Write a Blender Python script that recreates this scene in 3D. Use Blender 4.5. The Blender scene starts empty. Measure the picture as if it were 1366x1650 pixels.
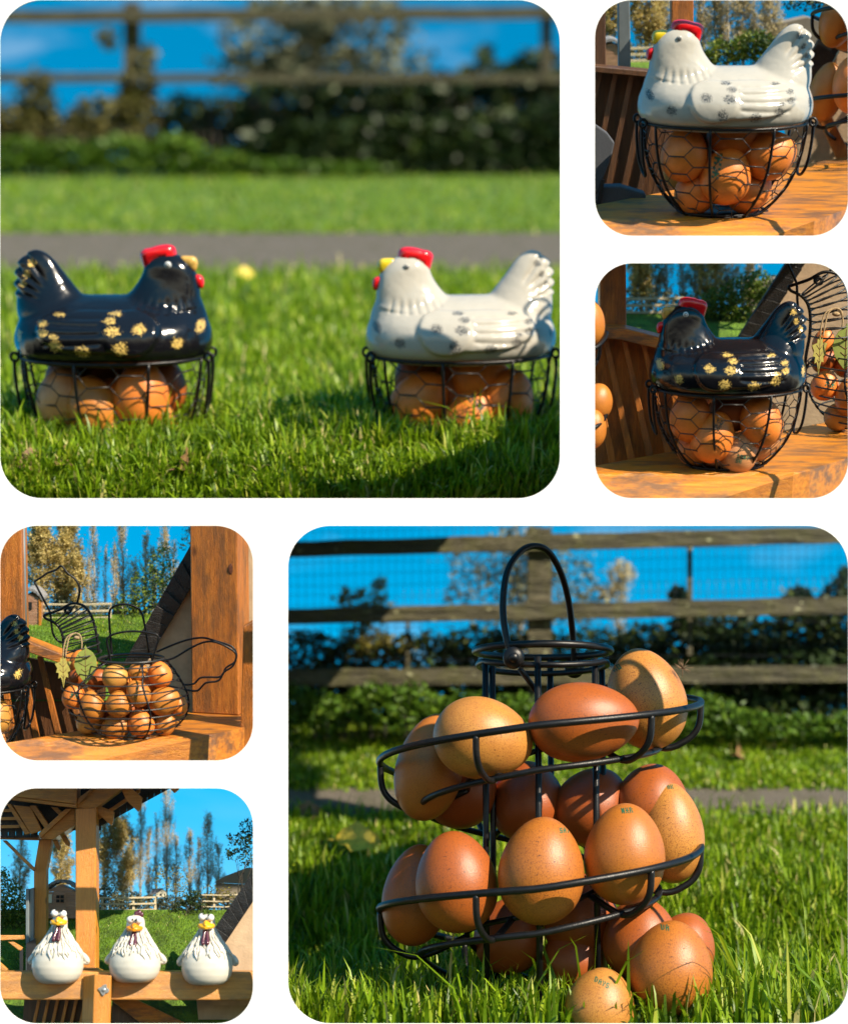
import bpy, bmesh, math, random
import numpy as np
from mathutils import Vector, Matrix, Euler
R = math.radians
random.seed(7)
rng = np.random.default_rng(7)
SC = bpy.context.scene
COL = SC.collection

# ------------------------------------------------------------------ camera
FPX = 3080.0                      # focal length in photograph pixels
cam_d = bpy.data.cameras.new('camera')
cam = bpy.data.objects.new('camera', cam_d); COL.objects.link(cam)
cam.rotation_euler = (R(90), 0, 0)
cam_d.sensor_fit = 'VERTICAL'; cam_d.sensor_height = 24.0
cam_d.lens = 24.0 * FPX / 1650.0
cam_d.clip_start = 0.05; cam_d.clip_end = 500
cam_d.dof.use_dof = True
cam_d.dof.focus_distance = 3.1
cam_d.dof.aperture_fstop = cam_d.lens / 1000 / 0.029
SC.camera = cam

# ------------------------------------------------------------------ light
SUN_EL, SUN_AZ = 41.0, 52.0       # azimuth measured from behind the camera towards the right
sdir = Vector((math.sin(R(SUN_AZ)) * math.cos(R(SUN_EL)), -math.cos(R(SUN_AZ)) * math.cos(R(SUN_EL)), math.sin(R(SUN_EL))))
sun_d = bpy.data.lights.new('sun', 'SUN'); sun = bpy.data.objects.new('sun', sun_d); COL.objects.link(sun)
sun_d.energy = 5.0; sun_d.angle = R(0.5); sun_d.color = (1.0, 0.87, 0.68)
sun.rotation_euler = sdir.to_track_quat('Z', 'Y').to_euler()
world = bpy.data.worlds.new('World'); SC.world = world; world.use_nodes = True
wn = world.node_tree.nodes; wl = world.node_tree.links
for n in list(wn): wn.remove(n)
w_out = wn.new('ShaderNodeOutputWorld'); w_bg = wn.new('ShaderNodeBackground')
w_sky = wn.new('ShaderNodeTexSky'); w_sky.sky_type = 'NISHITA'; w_sky.sun_disc = False
w_sky.sun_elevation = R(SUN_EL); w_sky.sun_rotation = R(180 - SUN_AZ)
w_sky.altitude = 1500; w_sky.air_density = 1.0; w_sky.dust_density = 0.2; w_sky.ozone_density = 3.0
w_map = wn.new('ShaderNodeMapping'); w_map.vector_type = 'POINT'; w_map.inputs['Rotation'].default_value = (R(20), 0, 0)
w_tc = wn.new('ShaderNodeTexCoord'); w_hs = wn.new('ShaderNodeHueSaturation')
w_hs.inputs['Saturation'].default_value = 1.55; w_hs.inputs['Value'].default_value = 1.0; w_hs.inputs['Hue'].default_value = 0.49
wl.new(w_tc.outputs['Generated'], w_map.inputs['Vector']); wl.new(w_map.outputs['Vector'], w_sky.inputs['Vector'])
wl.new(w_sky.outputs['Color'], w_hs.inputs['Color']); w_g = wn.new('ShaderNodeGamma'); w_g.inputs['Gamma'].default_value = 0.75
wl.new(w_hs.outputs['Color'], w_g.inputs['Color']); w_mp = wn.new('ShaderNodeMapping'); w_mp.inputs['Scale'].default_value = (1.0, 1.0, 3.2); w_mp.inputs['Rotation'].default_value = (0, R(18), 0)
w_n = wn.new('ShaderNodeTexNoise'); w_n.inputs['Scale'].default_value = 9.0; w_n.inputs['Detail'].default_value = 6; w_n.inputs['Roughness'].default_value = 0.62; w_n.inputs['Distortion'].default_value = 0.6
w_r = wn.new('ShaderNodeValToRGB'); w_r.color_ramp.elements[0].position = 0.57; w_r.color_ramp.elements[0].color = (0, 0, 0, 1); w_r.color_ramp.elements[1].position = 0.88; w_r.color_ramp.elements[1].color = (0.45, 0.45, 0.45, 1)
w_mx = wn.new('ShaderNodeMix'); w_mx.data_type = 'RGBA'; wc_ = [i for i in w_mx.inputs if i.type == 'RGBA']
wl.new(w_tc.outputs['Generated'], w_mp.inputs['Vector']); wl.new(w_mp.outputs['Vector'], w_n.inputs['Vector']); wl.new(w_n.outputs['Fac'], w_r.inputs['Fac'])
wl.new(w_r.outputs['Color'], w_mx.inputs[0]); wl.new(w_g.outputs['Color'], wc_[0]); wc_[1].default_value = (4.2, 4.6, 5.0, 1)
wl.new([o for o in w_mx.outputs if o.type == 'RGBA'][0], w_bg.inputs['Color'])
wl.new(w_bg.outputs['Background'], w_out.inputs['Surface'])
w_bg.inputs['Strength'].default_value = 0.15
SC.view_settings.view_transform = 'Standard'; SC.view_settings.look = 'None'
SC.view_settings.gamma = 1.0; SC.view_settings.use_curve_mapping = False
SC.view_settings.exposure = 0.95
SC.render.engine = 'CYCLES'
SC.cycles.max_bounces = 6; SC.cycles.use_denoising = True

# ------------------------------------------------------------------ materials
def new_mat(name):
    m = bpy.data.materials.new(name); m.use_nodes = True
    nt = m.node_tree
    return m, nt, nt.nodes['Principled BSDF']
def nd(nt, typ, **kw):
    n = nt.nodes.new(typ)
    for k, v in kw.items():
        if k in n.inputs: n.inputs[k].default_value = v
        else: setattr(n, k, v)
    return n
def ramp(nt, fac, stops, interp='LINEAR'):
    r = nt.nodes.new('ShaderNodeValToRGB'); r.color_ramp.interpolation = interp
    e = r.color_ramp.elements
    while len(e) < len(stops): e.new(0.5)
    for i, (p, c) in enumerate(stops):
        e[i].position = p; e[i].color = (c[0], c[1], c[2], 1) if hasattr(c, '__len__') else (c, c, c, 1)
    nt.links.new(fac, r.inputs['Fac']); return r.outputs['Color']
def mixc(nt, fac, a, b, mode='MIX'):
    m = nt.nodes.new('ShaderNodeMix'); m.data_type = 'RGBA'; m.blend_type = mode
    for sock, v in ((m.inputs['Factor'], fac), (m.inputs['A'], a), (m.inputs['B'], b)):
        if sock.name in ('A', 'B') and sock.type != 'RGBA': pass
    ins = [s for s in m.inputs if s.type == 'RGBA']
    for sock, v in ((m.inputs[0], fac), (ins[0], a), (ins[1], b)):
        if isinstance(v, (int, float)): sock.default_value = v
        elif isinstance(v, tuple): sock.default_value = (v[0], v[1], v[2], 1)
        else: nt.links.new(v, sock)
    return [s for s in m.outputs if s.type == 'RGBA'][0]
def noise(nt, scale, detail=3, rough=0.55, vec=None, stretch=None, kind='Object'):
    if vec is None:
        tc = nt.nodes.new('ShaderNodeTexCoord'); vec = tc.outputs[kind]
    if stretch:
        mp = nt.nodes.new('ShaderNodeMapping'); mp.inputs['Scale'].default_value = stretch
        nt.links.new(vec, mp.inputs['Vector']); vec = mp.outputs['Vector']
    n = nt.nodes.new('ShaderNodeTexNoise'); n.inputs['Scale'].default_value = scale
    n.inputs['Detail'].default_value = detail; n.inputs['Roughness'].default_value = rough
    nt.links.new(vec, n.inputs['Vector']); return n.outputs['Fac']
def bump(nt, b, h, strength, dist=1.0):
    n = nt.nodes.new('ShaderNodeBump'); n.inputs['Strength'].default_value = strength; n.inputs['Distance'].default_value = dist
    nt.links.new(h, n.inputs['Height']); nt.links.new(n.outputs['Normal'], b.inputs['Normal'])
def plain(name, c, rough=0.5, var=0.0, scale=0.05, metal=0.0, bmp=0.0, coat=0.0, spec=0.5):
    m, nt, b = new_mat(name)
    b.inputs['Roughness'].default_value = rough; b.inputs['Metallic'].default_value = metal
    b.inputs['Coat Weight'].default_value = coat; b.inputs['Coat Roughness'].default_value = 0.08
    b.inputs['Specular IOR Level'].default_value = spec
    f = noise(nt, scale)
    lo = tuple(x * (1 - var) for x in c); hi = tuple(min(1, x * (1 + var)) for x in c)
    nt.links.new(ramp(nt, f, [(0.3, lo), (0.7, hi)]), b.inputs['Base Color'])
    if bmp: bump(nt, b, noise(nt, scale * 6, 4), bmp)
    return m
def attr(nt, name):
    a = nt.nodes.new('ShaderNodeAttribute'); a.attribute_name = name; return a.outputs['Fac']
def tinted(name, stops, rough=0.6, transl=0.0, spec=0.3):
    """colour by the per-leaf 'tint' attribute; leaves let some light through"""
    m, nt, b = new_mat(name)
    c = ramp(nt, attr(nt, 'tint'), stops)
    nt.links.new(c, b.inputs['Base Color']); b.inputs['Roughness'].default_value = rough
    b.inputs['Specular IOR Level'].default_value = spec
    if transl:
        t = nt.nodes.new('ShaderNodeBsdfTranslucent'); nt.links.new(c, t.inputs['Color'])
        mx = nt.nodes.new('ShaderNodeMixShader'); mx.inputs[0].default_value = transl
        out = nt.nodes['Material Output']
        nt.links.new(b.outputs[0], mx.inputs[1]); nt.links.new(t.outputs[0], mx.inputs[2]); nt.links.new(mx.outputs[0], out.inputs['Surface'])
    return m
def ceramic(name, base, spot, fine, thr):
    m, nt, b = new_mat(name)
    sp = attr(nt, 'spot')
    n = noise(nt, fine, 2, 0.6)
    mt = nd(nt, 'ShaderNodeMath', operation='MULTIPLY_ADD'); nt.links.new(sp, mt.inputs[0]); mt.inputs[1].default_value = 0.42; nt.links.new(n, mt.inputs[2])
    mask = ramp(nt, mt.outputs[0], [(thr, 0.0), (thr + 0.05, 1.0)])
    wash = noise(nt, 0.02, 3)
    bc = ramp(nt, wash, [(0.3, tuple(x * 0.93 for x in base)), (0.7, base)])
    c = mixc(nt, mask, bc, spot)
    nt.links.new(c, b.inputs['Base Color'])
    b.inputs['Roughness'].default_value = 0.16; b.inputs['Coat Weight'].default_value = 0.15; b.inputs['Specular IOR Level'].default_value = 0.33; b.inputs['Coat Roughness'].default_value = 0.05
    bump(nt, b, noise(nt, 0.03, 2), 0.03, 2.0)
    return m
def wood(name, cols, axis='X', rough=0.38, scale=1.0, wear=None, coat=0.3):
    m, nt, b = new_mat(name)
    st = {'X': (0.06, 1, 1), 'Y': (1, 0.06, 1), 'Z': (1, 1, 0.06)}[axis]
    g = noise(nt, 0.16 * scale, 5, 0.65, stretch=st)
    g2 = noise(nt, 0.9 * scale, 3, 0.7, stretch=(st[0] * .5, st[1] * .5, st[2] * .5) if False else st)
    big = noise(nt, 0.018 * scale, 3)
    c = ramp(nt, g, [(0.25, cols[0]), (0.5, cols[1]), (0.75, cols[2])])
    c2 = ramp(nt, g2, [(0.3, 0.62), (0.6, 1.0)])
    c = mixc(nt, 0.6, c, c2, 'MULTIPLY')
    if wear:
        wf = ramp(nt, noise(nt, 0.03 * scale, 6, 0.7, stretch=tuple(max(s, .3) for s in st)), [(0.46, 0.0), (0.60, 0.9)])
        c = mixc(nt, wf, c, wear)
    k = nt.nodes.new('ShaderNodeTexVoronoi'); k.inputs['Scale'].default_value = 0.012 * scale
    tc = nt.nodes.new('ShaderNodeTexCoord'); mp = nt.nodes.new('ShaderNodeMapping'); mp.inputs['Scale'].default_value = tuple(max(s, .55) for s in st)
    nt.links.new(tc.outputs['Object'], mp.inputs['Vector']); nt.links.new(mp.outputs['Vector'], k.inputs['Vector'])
    kn = ramp(nt, k.outputs['Distance'], [(0.0, 1.0), (0.05, 0.85), (0.09, 0.0)])
    c = mixc(nt, kn, c, tuple(x * 0.3 for x in cols[0]))
    nt.links.new(c, b.inputs['Base Color']); b.inputs['Roughness'].default_value = rough
    b.inputs['Coat Weight'].default_value = coat; b.inputs['Coat Roughness'].default_value = 0.25
    bump(nt, b, g2, 0.35, 1.2)
    return m
def egg_material():
    m, nt, b = new_mat('eggshell')
    oi = nt.nodes.new('ShaderNodeObjectInfo')
    n1 = noise(nt, 1.6, 3); n2 = noise(nt, 42, 2, 0.5); n3 = noise(nt, 11, 4, 0.7); n4 = noise(nt, 17, 1, .4)
    c = mixc(nt, ramp(nt, n1, [(0.35, 0.0), (0.7, 0.35)]), oi.outputs['Color'], (0.30, 0.085, 0.02))
    # how freckled: the alpha channel of the object colour
    fr = nd(nt, 'ShaderNodeMath', operation='MULTIPLY'); nt.links.new(ramp(nt, n2, [(0.52, 0.0), (0.66, 0.8)]), fr.inputs[0]); nt.links.new(oi.outputs['Alpha'], fr.inputs[1])
    c = mixc(nt, fr.outputs[0], c, (0.15, 0.04, 0.012))
    fr2 = nd(nt, 'ShaderNodeMath', operation='MULTIPLY'); nt.links.new(ramp(nt, n4, [(0.70, 0.0), (0.735, 0.85)]), fr2.inputs[0]); nt.links.new(oi.outputs['Alpha'], fr2.inputs[1])
    c = mixc(nt, fr2.outputs[0], c, (0.09, 0.03, 0.012))
    nt.links.new(c, b.inputs['Base Color'])
    b.inputs['Roughness'].default_value = 0.42; b.inputs['Specular IOR Level'].default_value = 0.45
    b.inputs['Subsurface Weight'].default_value = 0.0
    bump(nt, b, n2, 0.10, 0.02)
    return m

M = {}
M['board'] = plain('white_board', (0.95, 0.95, 0.95), 0.6, 0.0)
M['white_glaze'] = ceramic('white_glaze', (0.41, 0.385, 0.335), (0.03, 0.035, 0.04), 0.75, 0.86)
M['black_glaze'] = ceramic('black_glaze', (0.006, 0.006, 0.008), (0.55, 0.37, 0.10), 0.38, 0.84)
M['red_glaze'] = plain('red_glaze', (0.62, 0.008, 0.012), 0.2, 0.1, coat=0.4)
M['yellow_glaze'] = plain('yellow_glaze', (0.68, 0.50, 0.02), 0.22, 0.1, coat=0.4)
M['gold_glaze'] = plain('gold_glaze', (0.50, 0.30, 0.07), 0.3, 0.3, scale=0.3)
M['eye_white'] = plain('eye_white', (0.62, 0.63, 0.62), 0.25)
M['eye_grey'] = plain('eye_grey', (0.12, 0.13, 0.14), 0.3)
M['pupil'] = plain('pupil_black', (0.008, 0.008, 0.01), 0.2)
M['wire'] = plain('black_wire', (0.006, 0.006, 0.007), 0.36, 0.3, scale=0.1, bmp=0.08, spec=0.3)
M['wire_thin'] = plain('grey_black_wire', (0.018, 0.017, 0.016), 0.4, 0.4, scale=0.3)
M['egg'] = egg_material()
M['stamp'] = plain('green_ink', (0.02, 0.10, 0.05), 0.6, 0.4, scale=0.5)
M['stamp_dark'] = plain('faded_ink', (0.05, 0.045, 0.03), 0.6, 0.4, scale=0.5)
M['grass'] = tinted('grass_blades', [(0.0, (0.05, 0.10, 0.004)), (0.4, (0.16, 0.275, 0.007)), (0.75, (0.27, 0.40, 0.012)), (0.94, (0.40, 0.48, 0.03)), (1.0, (0.60, 0.52, 0.20))], 0.42, 0.42, 0.4)
M['lawn'] = plain('lawn_soil', (0.045, 0.10, 0.010), 0.9, 0.5, scale=0.05)
M['lawn_far'] = plain('mown_lawn', (0.085, 0.165, 0.008), 0.9, 0.5, scale=0.03, bmp=0.5)
M['path'] = plain('grey_path', (0.10, 0.085, 0.07), 0.95, 0.25)
def gritty():
    nt = M['path'].node_tree; b = nt.nodes['Principled BSDF']
    a = ramp(nt, noise(nt, 0.35, 4, .7), [(0.35, (0.09, 0.073, 0.055)), (0.55, (0.18, 0.15, 0.118)), (0.75, (0.30, 0.26, 0.21))])
    c = mixc(nt, ramp(nt, noise(nt, 0.012, 4, .6), [(0.45, 0.0), (0.65, 0.6)]), a, (0.09, 0.085, 0.04))
    nt.links.new(c, b.inputs['Base Color']); bump(nt, b, noise(nt, 0.5, 4, .7), .6, 3)
gritty()
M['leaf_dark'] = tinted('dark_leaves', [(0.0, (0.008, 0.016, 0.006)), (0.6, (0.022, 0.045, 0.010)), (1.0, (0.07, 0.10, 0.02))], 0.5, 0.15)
M['leaf_mid'] = tinted('green_leaves', [(0.0, (0.04, 0.07, 0.008)), (0.6, (0.11, 0.17, 0.016)), (1.0, (0.28, 0.30, 0.04))], 0.5, 0.25)
M['leaf_low'] = tinted('nettle_leaves', [(0.0, (0.03, 0.07, 0.006)), (0.6, (0.075, 0.155, 0.010)), (1.0, (0.15, 0.24, 0.02))], 0.5, 0.25)
M['leaf_yellow'] = tinted('yellow_leaves', [(0.0, (0.10, 0.085, 0.012)), (0.6, (0.22, 0.19, 0.03)), (1.0, (0.34, 0.27, 0.04))], 0.5, 0.3)
M['leaf_olive'] = tinted('olive_leaves', [(0.0, (0.28, 0.21, 0.06)), (0.5, (0.52, 0.41, 0.14)), (1.0, (0.72, 0.58, 0.24))], 0.6, 0.45)
M['leaf_haze'] = tinted('sparse_leaves', [(0.0, (0.26, 0.21, 0.10)), (0.6, (0.48, 0.40, 0.21)), (1.0, (0.66, 0.55, 0.30))], 0.6, 0.45)
M['leaf_bramble'] = tinted('bramble_leaves', [(0.0, (0.05, 0.045, 0.012)), (0.6, (0.12, 0.11, 0.025)), (1.0, (0.24, 0.20, 0.05))], 0.6, 0.2)
M['leaf_grey'] = tinted('grey_green_leaves', [(0.0, (0.07, 0.075, 0.04)), (0.6, (0.14, 0.15, 0.085)), (1.0, (0.25, 0.25, 0.14))], 0.6, 0.2)
M['bark'] = plain('bark', (0.50, 0.43, 0.31), 0.9, 0.4, scale=0.2, bmp=0.4)
M['bark_dark'] = plain('dark_bark', (0.05, 0.04, 0.03), 0.9, 0.4, scale=0.2, bmp=0.4)
M['wood_x'] = wood('varnished_wood_along', [(0.36, 0.10, 0.010), (0.60, 0.20, 0.018), (0.74, 0.30, 0.03)], 'X', wear=(0.15, 0.065, 0.028))
M['wood_z'] = wood('varnished_wood_upright', [(0.30, 0.085, 0.012), (0.48, 0.15, 0.02), (0.60, 0.21, 0.03)], 'Z', wear=(0.20, 0.075, 0.02))
M['wood_y'] = wood('varnished_wood_across', [(0.24, 0.07, 0.012), (0.38, 0.125, 0.02), (0.50, 0.19, 0.035)], 'Y')
M['beam_top'] = wood('worn_beam_top', [(0.40, 0.12, 0.010), (0.66, 0.225, 0.014), (0.80, 0.34, 0.025)], 'X', wear=(0.17, 0.085, 0.04))
M['oak_x'] = wood('pale_orange_wood_along', [(0.48, 0.185, 0.03), (0.64, 0.275, 0.05), (0.74, 0.37, 0.085)], 'X', scale=1.6, wear=(0.38, 0.17, 0.05))
M['oak_z'] = wood('pale_orange_wood_upright', [(0.50, 0.165, 0.018), (0.66, 0.245, 0.028), (0.74, 0.31, 0.045)], 'Z', scale=1.6)
M['oak_y'] = wood('pale_orange_wood_across', [(0.34, 0.14, 0.035), (0.46, 0.20, 0.05), (0.55, 0.27, 0.08)], 'Y', scale=1.6)
M['shade_wood'] = wood('shade_toned_wood', [(0.05, 0.02, 0.008), (0.10, 0.04, 0.014), (0.16, 0.065, 0.02)], 'Z')  # gazebo wood with its deep shade put into a darker base colour
M['pale_wood'] = wood('pale_fence_wood', [(0.42, 0.34, 0.20), (0.56, 0.47, 0.30), (0.64, 0.55, 0.38)], 'X', scale=2)
M['shed_wood'] = wood('pinkish_shed_wood', [(0.26, 0.13, 0.075), (0.40, 0.21, 0.125), (0.52, 0.30, 0.19)], 'X', scale=2.5)
M['wall'] = plain('cream_render', (0.46, 0.33, 0.21), 0.9, 0.16, scale=0.035, bmp=0.08)
M['slate'] = plain('dark_slate', (0.022, 0.021, 0.021), 0.42, 0.5, scale=0.06, bmp=0.25)
M['grey_metal'] = plain('grey_metal', (0.17, 0.20, 0.21), 0.4, 0.12, metal=0.2)
M['dark_metal'] = plain('dark_metal', (0.02, 0.022, 0.025), 0.35)
M['roof_grey'] = plain('grey_felt_roof', (0.24, 0.24, 0.25), 0.8, 0.3, scale=0.2, bmp=0.4)
M['resin'] = plain('white_resin', (0.55, 0.52, 0.45), 0.32, 0.05, scale=0.06, coat=0.2)
M['orange'] = plain('orange_paint', (0.72, 0.25, 0.01), 0.22, 0.1, scale=0.3, coat=0.4)
M['amber'] = plain('yellow_orange_paint', (0.75, 0.38, 0.015), 0.25, 0.1, scale=0.3, coat=0.3)
M['purple'] = plain('plum_paint', (0.085, 0.018, 0.032), 0.25, 0.2, scale=0.3, coat=0.4)
M['zinc'] = plain('zinc', (0.45, 0.45, 0.44), 0.35, 0.2, scale=0.5, metal=0.7)
M['twine'] = plain('jute_twine', (0.36, 0.25, 0.13), 0.9, 0.3, scale=0.6)
M['tag_green'] = plain('green_card', (0.23, 0.27, 0.05), 0.7, 0.15, scale=0.1)
M['tag_yellow'] = plain('yellow_green_card', (0.30, 0.26, 0.055), 0.7, 0.2, scale=0.1)
M['dead_leaf'] = plain('dead_leaf', (0.16, 0.085, 0.03), 0.7, 0.4, scale=0.1)
M['fallen_yellow'] = plain('fallen_yellow_leaf', (0.52, 0.40, 0.04), 0.6, 0.25, scale=0.1)
M['glass'] = plain('dark_window_glass', (0.02, 0.022, 0.025), 0.1)
M['white_paint'] = plain('cream_house_paint', (0.62, 0.58, 0.45), 0.8, 0.06)
M['house_roof'] = plain('blue_grey_roof', (0.10, 0.12, 0.16), 0.8, 0.1)
M['barn_roof'] = plain('brown_grey_roof', (0.20, 0.17, 0.13), 0.85, 0.15)
M['chair'] = plain('grey_woven_chair', (0.075, 0.08, 0.095), 0.8, 0.25, scale=0.5, bmp=0.4)
M['down'] = plain('brown_down', (0.20, 0.12, 0.07), 0.9)
def cloud_material():
    m, nt, b = new_mat('thin_cloud')
    b.inputs['Base Color'].default_value = (0.9, 0.9, 0.92, 1); b.inputs['Roughness'].default_value = 1
    return m
def old_rail():
    m, nt, b = new_mat('weathered_rail')
    g = noise(nt, 0.05, 5, .65, stretch=(.15, 1, 1)); l = noise(nt, 0.055, 2, .5, stretch=(.7, 1, 1)); y = noise(nt, .02, 3)
    c = ramp(nt, g, [(0.3, (0.035, 0.030, 0.018)), (0.55, (0.085, 0.075, 0.042)), (0.75, (0.15, 0.13, 0.08))])
    c = mixc(nt, ramp(nt, y, [(.45, 0.), (.7, .5)]), c, (0.10, 0.10, 0.02))
    c = mixc(nt, ramp(nt, l, [(.66, 0.), (.73, .9)]), c, (0.42, 0.42, 0.24))
    nt.links.new(c, b.inputs['Base Color']); b.inputs['Roughness'].default_value = .85
    bump(nt, b, g, .5, 2); return m
M['old_rail'] = old_rail()

# ------------------------------------------------------------------ mesh helpers
class MB:
    def __init__(s): s.v = []; s.f = []
    def add(s, v, f):
        n = len(s.v); s.v += [tuple(p) for p in v]; s.f += [tuple(i + n for i in q) for q in f]; return s
    def tube(s, pts, r, seg=6, closed=False):
        P = [Vector(p) for p in pts]; n = len(P)
        rr = r if hasattr(r, '__len__') else [r] * n
        T = []
        for i in range(n):
            a = P[(i - 1) % n] if (closed or i > 0) else P[i]; b = P[(i + 1) % n] if (closed or i < n - 1) else P[i]
            t = b - a; T.append(t.normalized() if t.length > 1e-9 else Vector((0, 0, 1)))
        up = Vector((0, 0, 1)) if abs(T[0].z) < 0.9 else Vector((1, 0, 0))
        N = (up - T[0] * up.dot(T[0])).normalized()
        v = []
        for i in range(n):
            N = N - T[i] * N.dot(T[i]); N = N.normalized() if N.length > 1e-9 else T[i].orthogonal().normalized()
            B = T[i].cross(N)
            for k in range(seg):
                a = 2 * math.pi * k / seg
                v.append(P[i] + (N * math.cos(a) + B * math.sin(a)) * rr[i])
        f = []
        for i in range(n if closed else n - 1):
            j = (i + 1) % n
            for k in range(seg):
                l = (k + 1) % seg
                f.append((i * seg + k, i * seg + l, j * seg + l, j * seg + k))
        if not closed and seg > 2:
            f.append(tuple(range(seg - 1, -1, -1))); f.append(tuple((n - 1) * seg + k for k in range(seg)))
        return s.add(v, f)
    def box(s, x0, x1, y0, y1, z0, z1):
        return s.hexa([(x0, y0, z0), (x1, y0, z0), (x1, y1, z0), (x0, y1, z0), (x0, y0, z1), (x1, y0, z1), (x1, y1, z1), (x0, y1, z1)])
    def hexa(s, p):
        return s.add(p, [(0, 3, 2, 1), (4, 5, 6, 7), (0, 1, 5, 4), (1, 2, 6, 5), (2, 3, 7, 6), (3, 0, 4, 7)])
    def slab(s, front, back):
        """polygon 'front' joined to polygon 'back' of as many points"""
        n = len(front)
        return s.add(list(front) + list(back), [tuple(range(n)), tuple(range(2 * n - 1, n - 1, -1))] + [(i, n + i, n + (i + 1) % n, (i + 1) % n) for i in range(n)])
    def prism(s, poly, y0, y1):
        return s.slab([(x, y0, z) for x, z in poly], [(x, y1, z) for x, z in poly])
    def lathe(s, prof, seg=24, sx=1, sy=1, c=(0, 0, 0)):
        v = []; f = []; n = len(prof)
        for r, z in prof:
            for k in range(seg):
                a = 2 * math.pi * k / seg
                v.append((c[0] + r * sx * math.cos(a), c[1] + r * sy * math.sin(a), c[2] + z))
        for i in range(n - 1):
            for k in range(seg):
                l = (k + 1) % seg
                f.append((i * seg + k, i * seg + l, (i + 1) * seg + l, (i + 1) * seg + k))
        f.append(tuple(range(seg - 1, -1, -1))); f.append(tuple((n - 1) * seg + k for k in range(seg)))
        return s.add(v, f)
    def ball(s, c, rx, ry=None, rz=None, seg=14, rings=9, rot=None):
        ry = rx if ry is None else ry; rz = rx if rz is None else rz
        t = MB(); t.lathe([(math.sin(math.pi * (i + .02) / (rings + .04)), -math.cos(math.pi * (i + .02) / (rings + .04))) for i in range(rings + 1)], seg)
        out = []
        for p in t.v:
            q = Vector((p[0] * rx, p[1] * ry, p[2] * rz))
            if rot is not None: q = rot @ q
            out.append(q + Vector(c))
        return s.add(out, t.f)
    def mesh(s, name, smooth=True):
        me = bpy.data.meshes.new(name); me.from_pydata([tuple(p) for p in s.v], [], s.f); me.update()
        bm = bmesh.new(); bm.from_mesh(me); bmesh.ops.recalc_face_normals(bm, faces=bm.faces); bm.to_mesh(me); bm.free()
        if smooth:
            me.polygons.foreach_set('use_smooth', [True] * len(me.polygons))
        return me
def np_mesh(name, V, F, tint=None, smooth=False):
    me = bpy.data.meshes.new(name)
    V = np.asarray(V, dtype=np.float32); F = np.asarray(F, dtype=np.int32); k = F.shape[1]
    me.vertices.add(len(V)); me.vertices.foreach_set('co', V.ravel())
    me.loops.add(F.size); me.loops.foreach_set('vertex_index', F.ravel())
    me.polygons.add(len(F)); me.polygons.foreach_set('loop_start', np.arange(len(F), dtype=np.int32) * k)
    me.update(calc_edges=True)
    if smooth: me.polygons.foreach_set('use_smooth', np.ones(len(F), dtype=bool))
    if tint is not None:
        a = me.attributes.new('tint', 'FLOAT', 'POINT'); a.data.foreach_set('value', np.asarray(tint, dtype=np.float32))
    return me
def set_mat(o, m):
    if len(o.data.materials) == 0: o.data.materials.append(None)
    o.material_slots[0].link = 'OBJECT'; o.material_slots[0].material = m
def link(name, me, m=None, parent=None, loc=None, bevel=0, seg=2):
    o = bpy.data.objects.new(name, me); COL.objects.link(o)
    if m is not None: set_mat(o, m)
    if parent is not None: o.parent = parent
    if loc is not None: o.location = loc
    if bevel:
        b = o.modifiers.new('edge', 'BEVEL'); b.width = bevel; b.segments = seg; b.limit_method = 'ANGLE'; b.angle_limit = R(35)
        b.harden_normals = False
    return o
def tag(o, label=None, cat=None, group=None, kind=None):
    for k, v in (('label', label), ('category', cat), ('group', group), ('kind', kind)):
        if v: o[k] = v
    return o
def thing(name, matrix, label, cat, group=None):
    o = bpy.data.objects.new(name, None); COL.objects.link(o); o.empty_display_size = 0.01
    o.matrix_world = matrix; return tag(o, label, cat, group)
def copy_tree(o, parent=None):
    c = o.copy(); COL.objects.link(c); c.parent = parent
    for ch in o.children: copy_tree(ch, c)
    return c
def spline(pts, n=6, closed=False):
    """Catmull-Rom through the points"""
    P = [Vector(p) for p in pts]; m = len(P); out = []
    rngi = range(m if closed else m - 1)
    for i in rngi:
        g = (lambda k: P[k % m]) if closed else (lambda k: P[min(max(k, 0), m - 1)])
        a, b, c, d = g(i - 1), g(i), g(i + 1), g(i + 2)
        for j in range(n):
            t = j / n
            out.append(0.5 * ((2 * b) + (c - a) * t + (2 * a - 5 * b + 4 * c - d) * t * t + (3 * b - a - 3 * c + d) * t ** 3))
    if not closed: out.append(P[-1])
    return out

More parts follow.
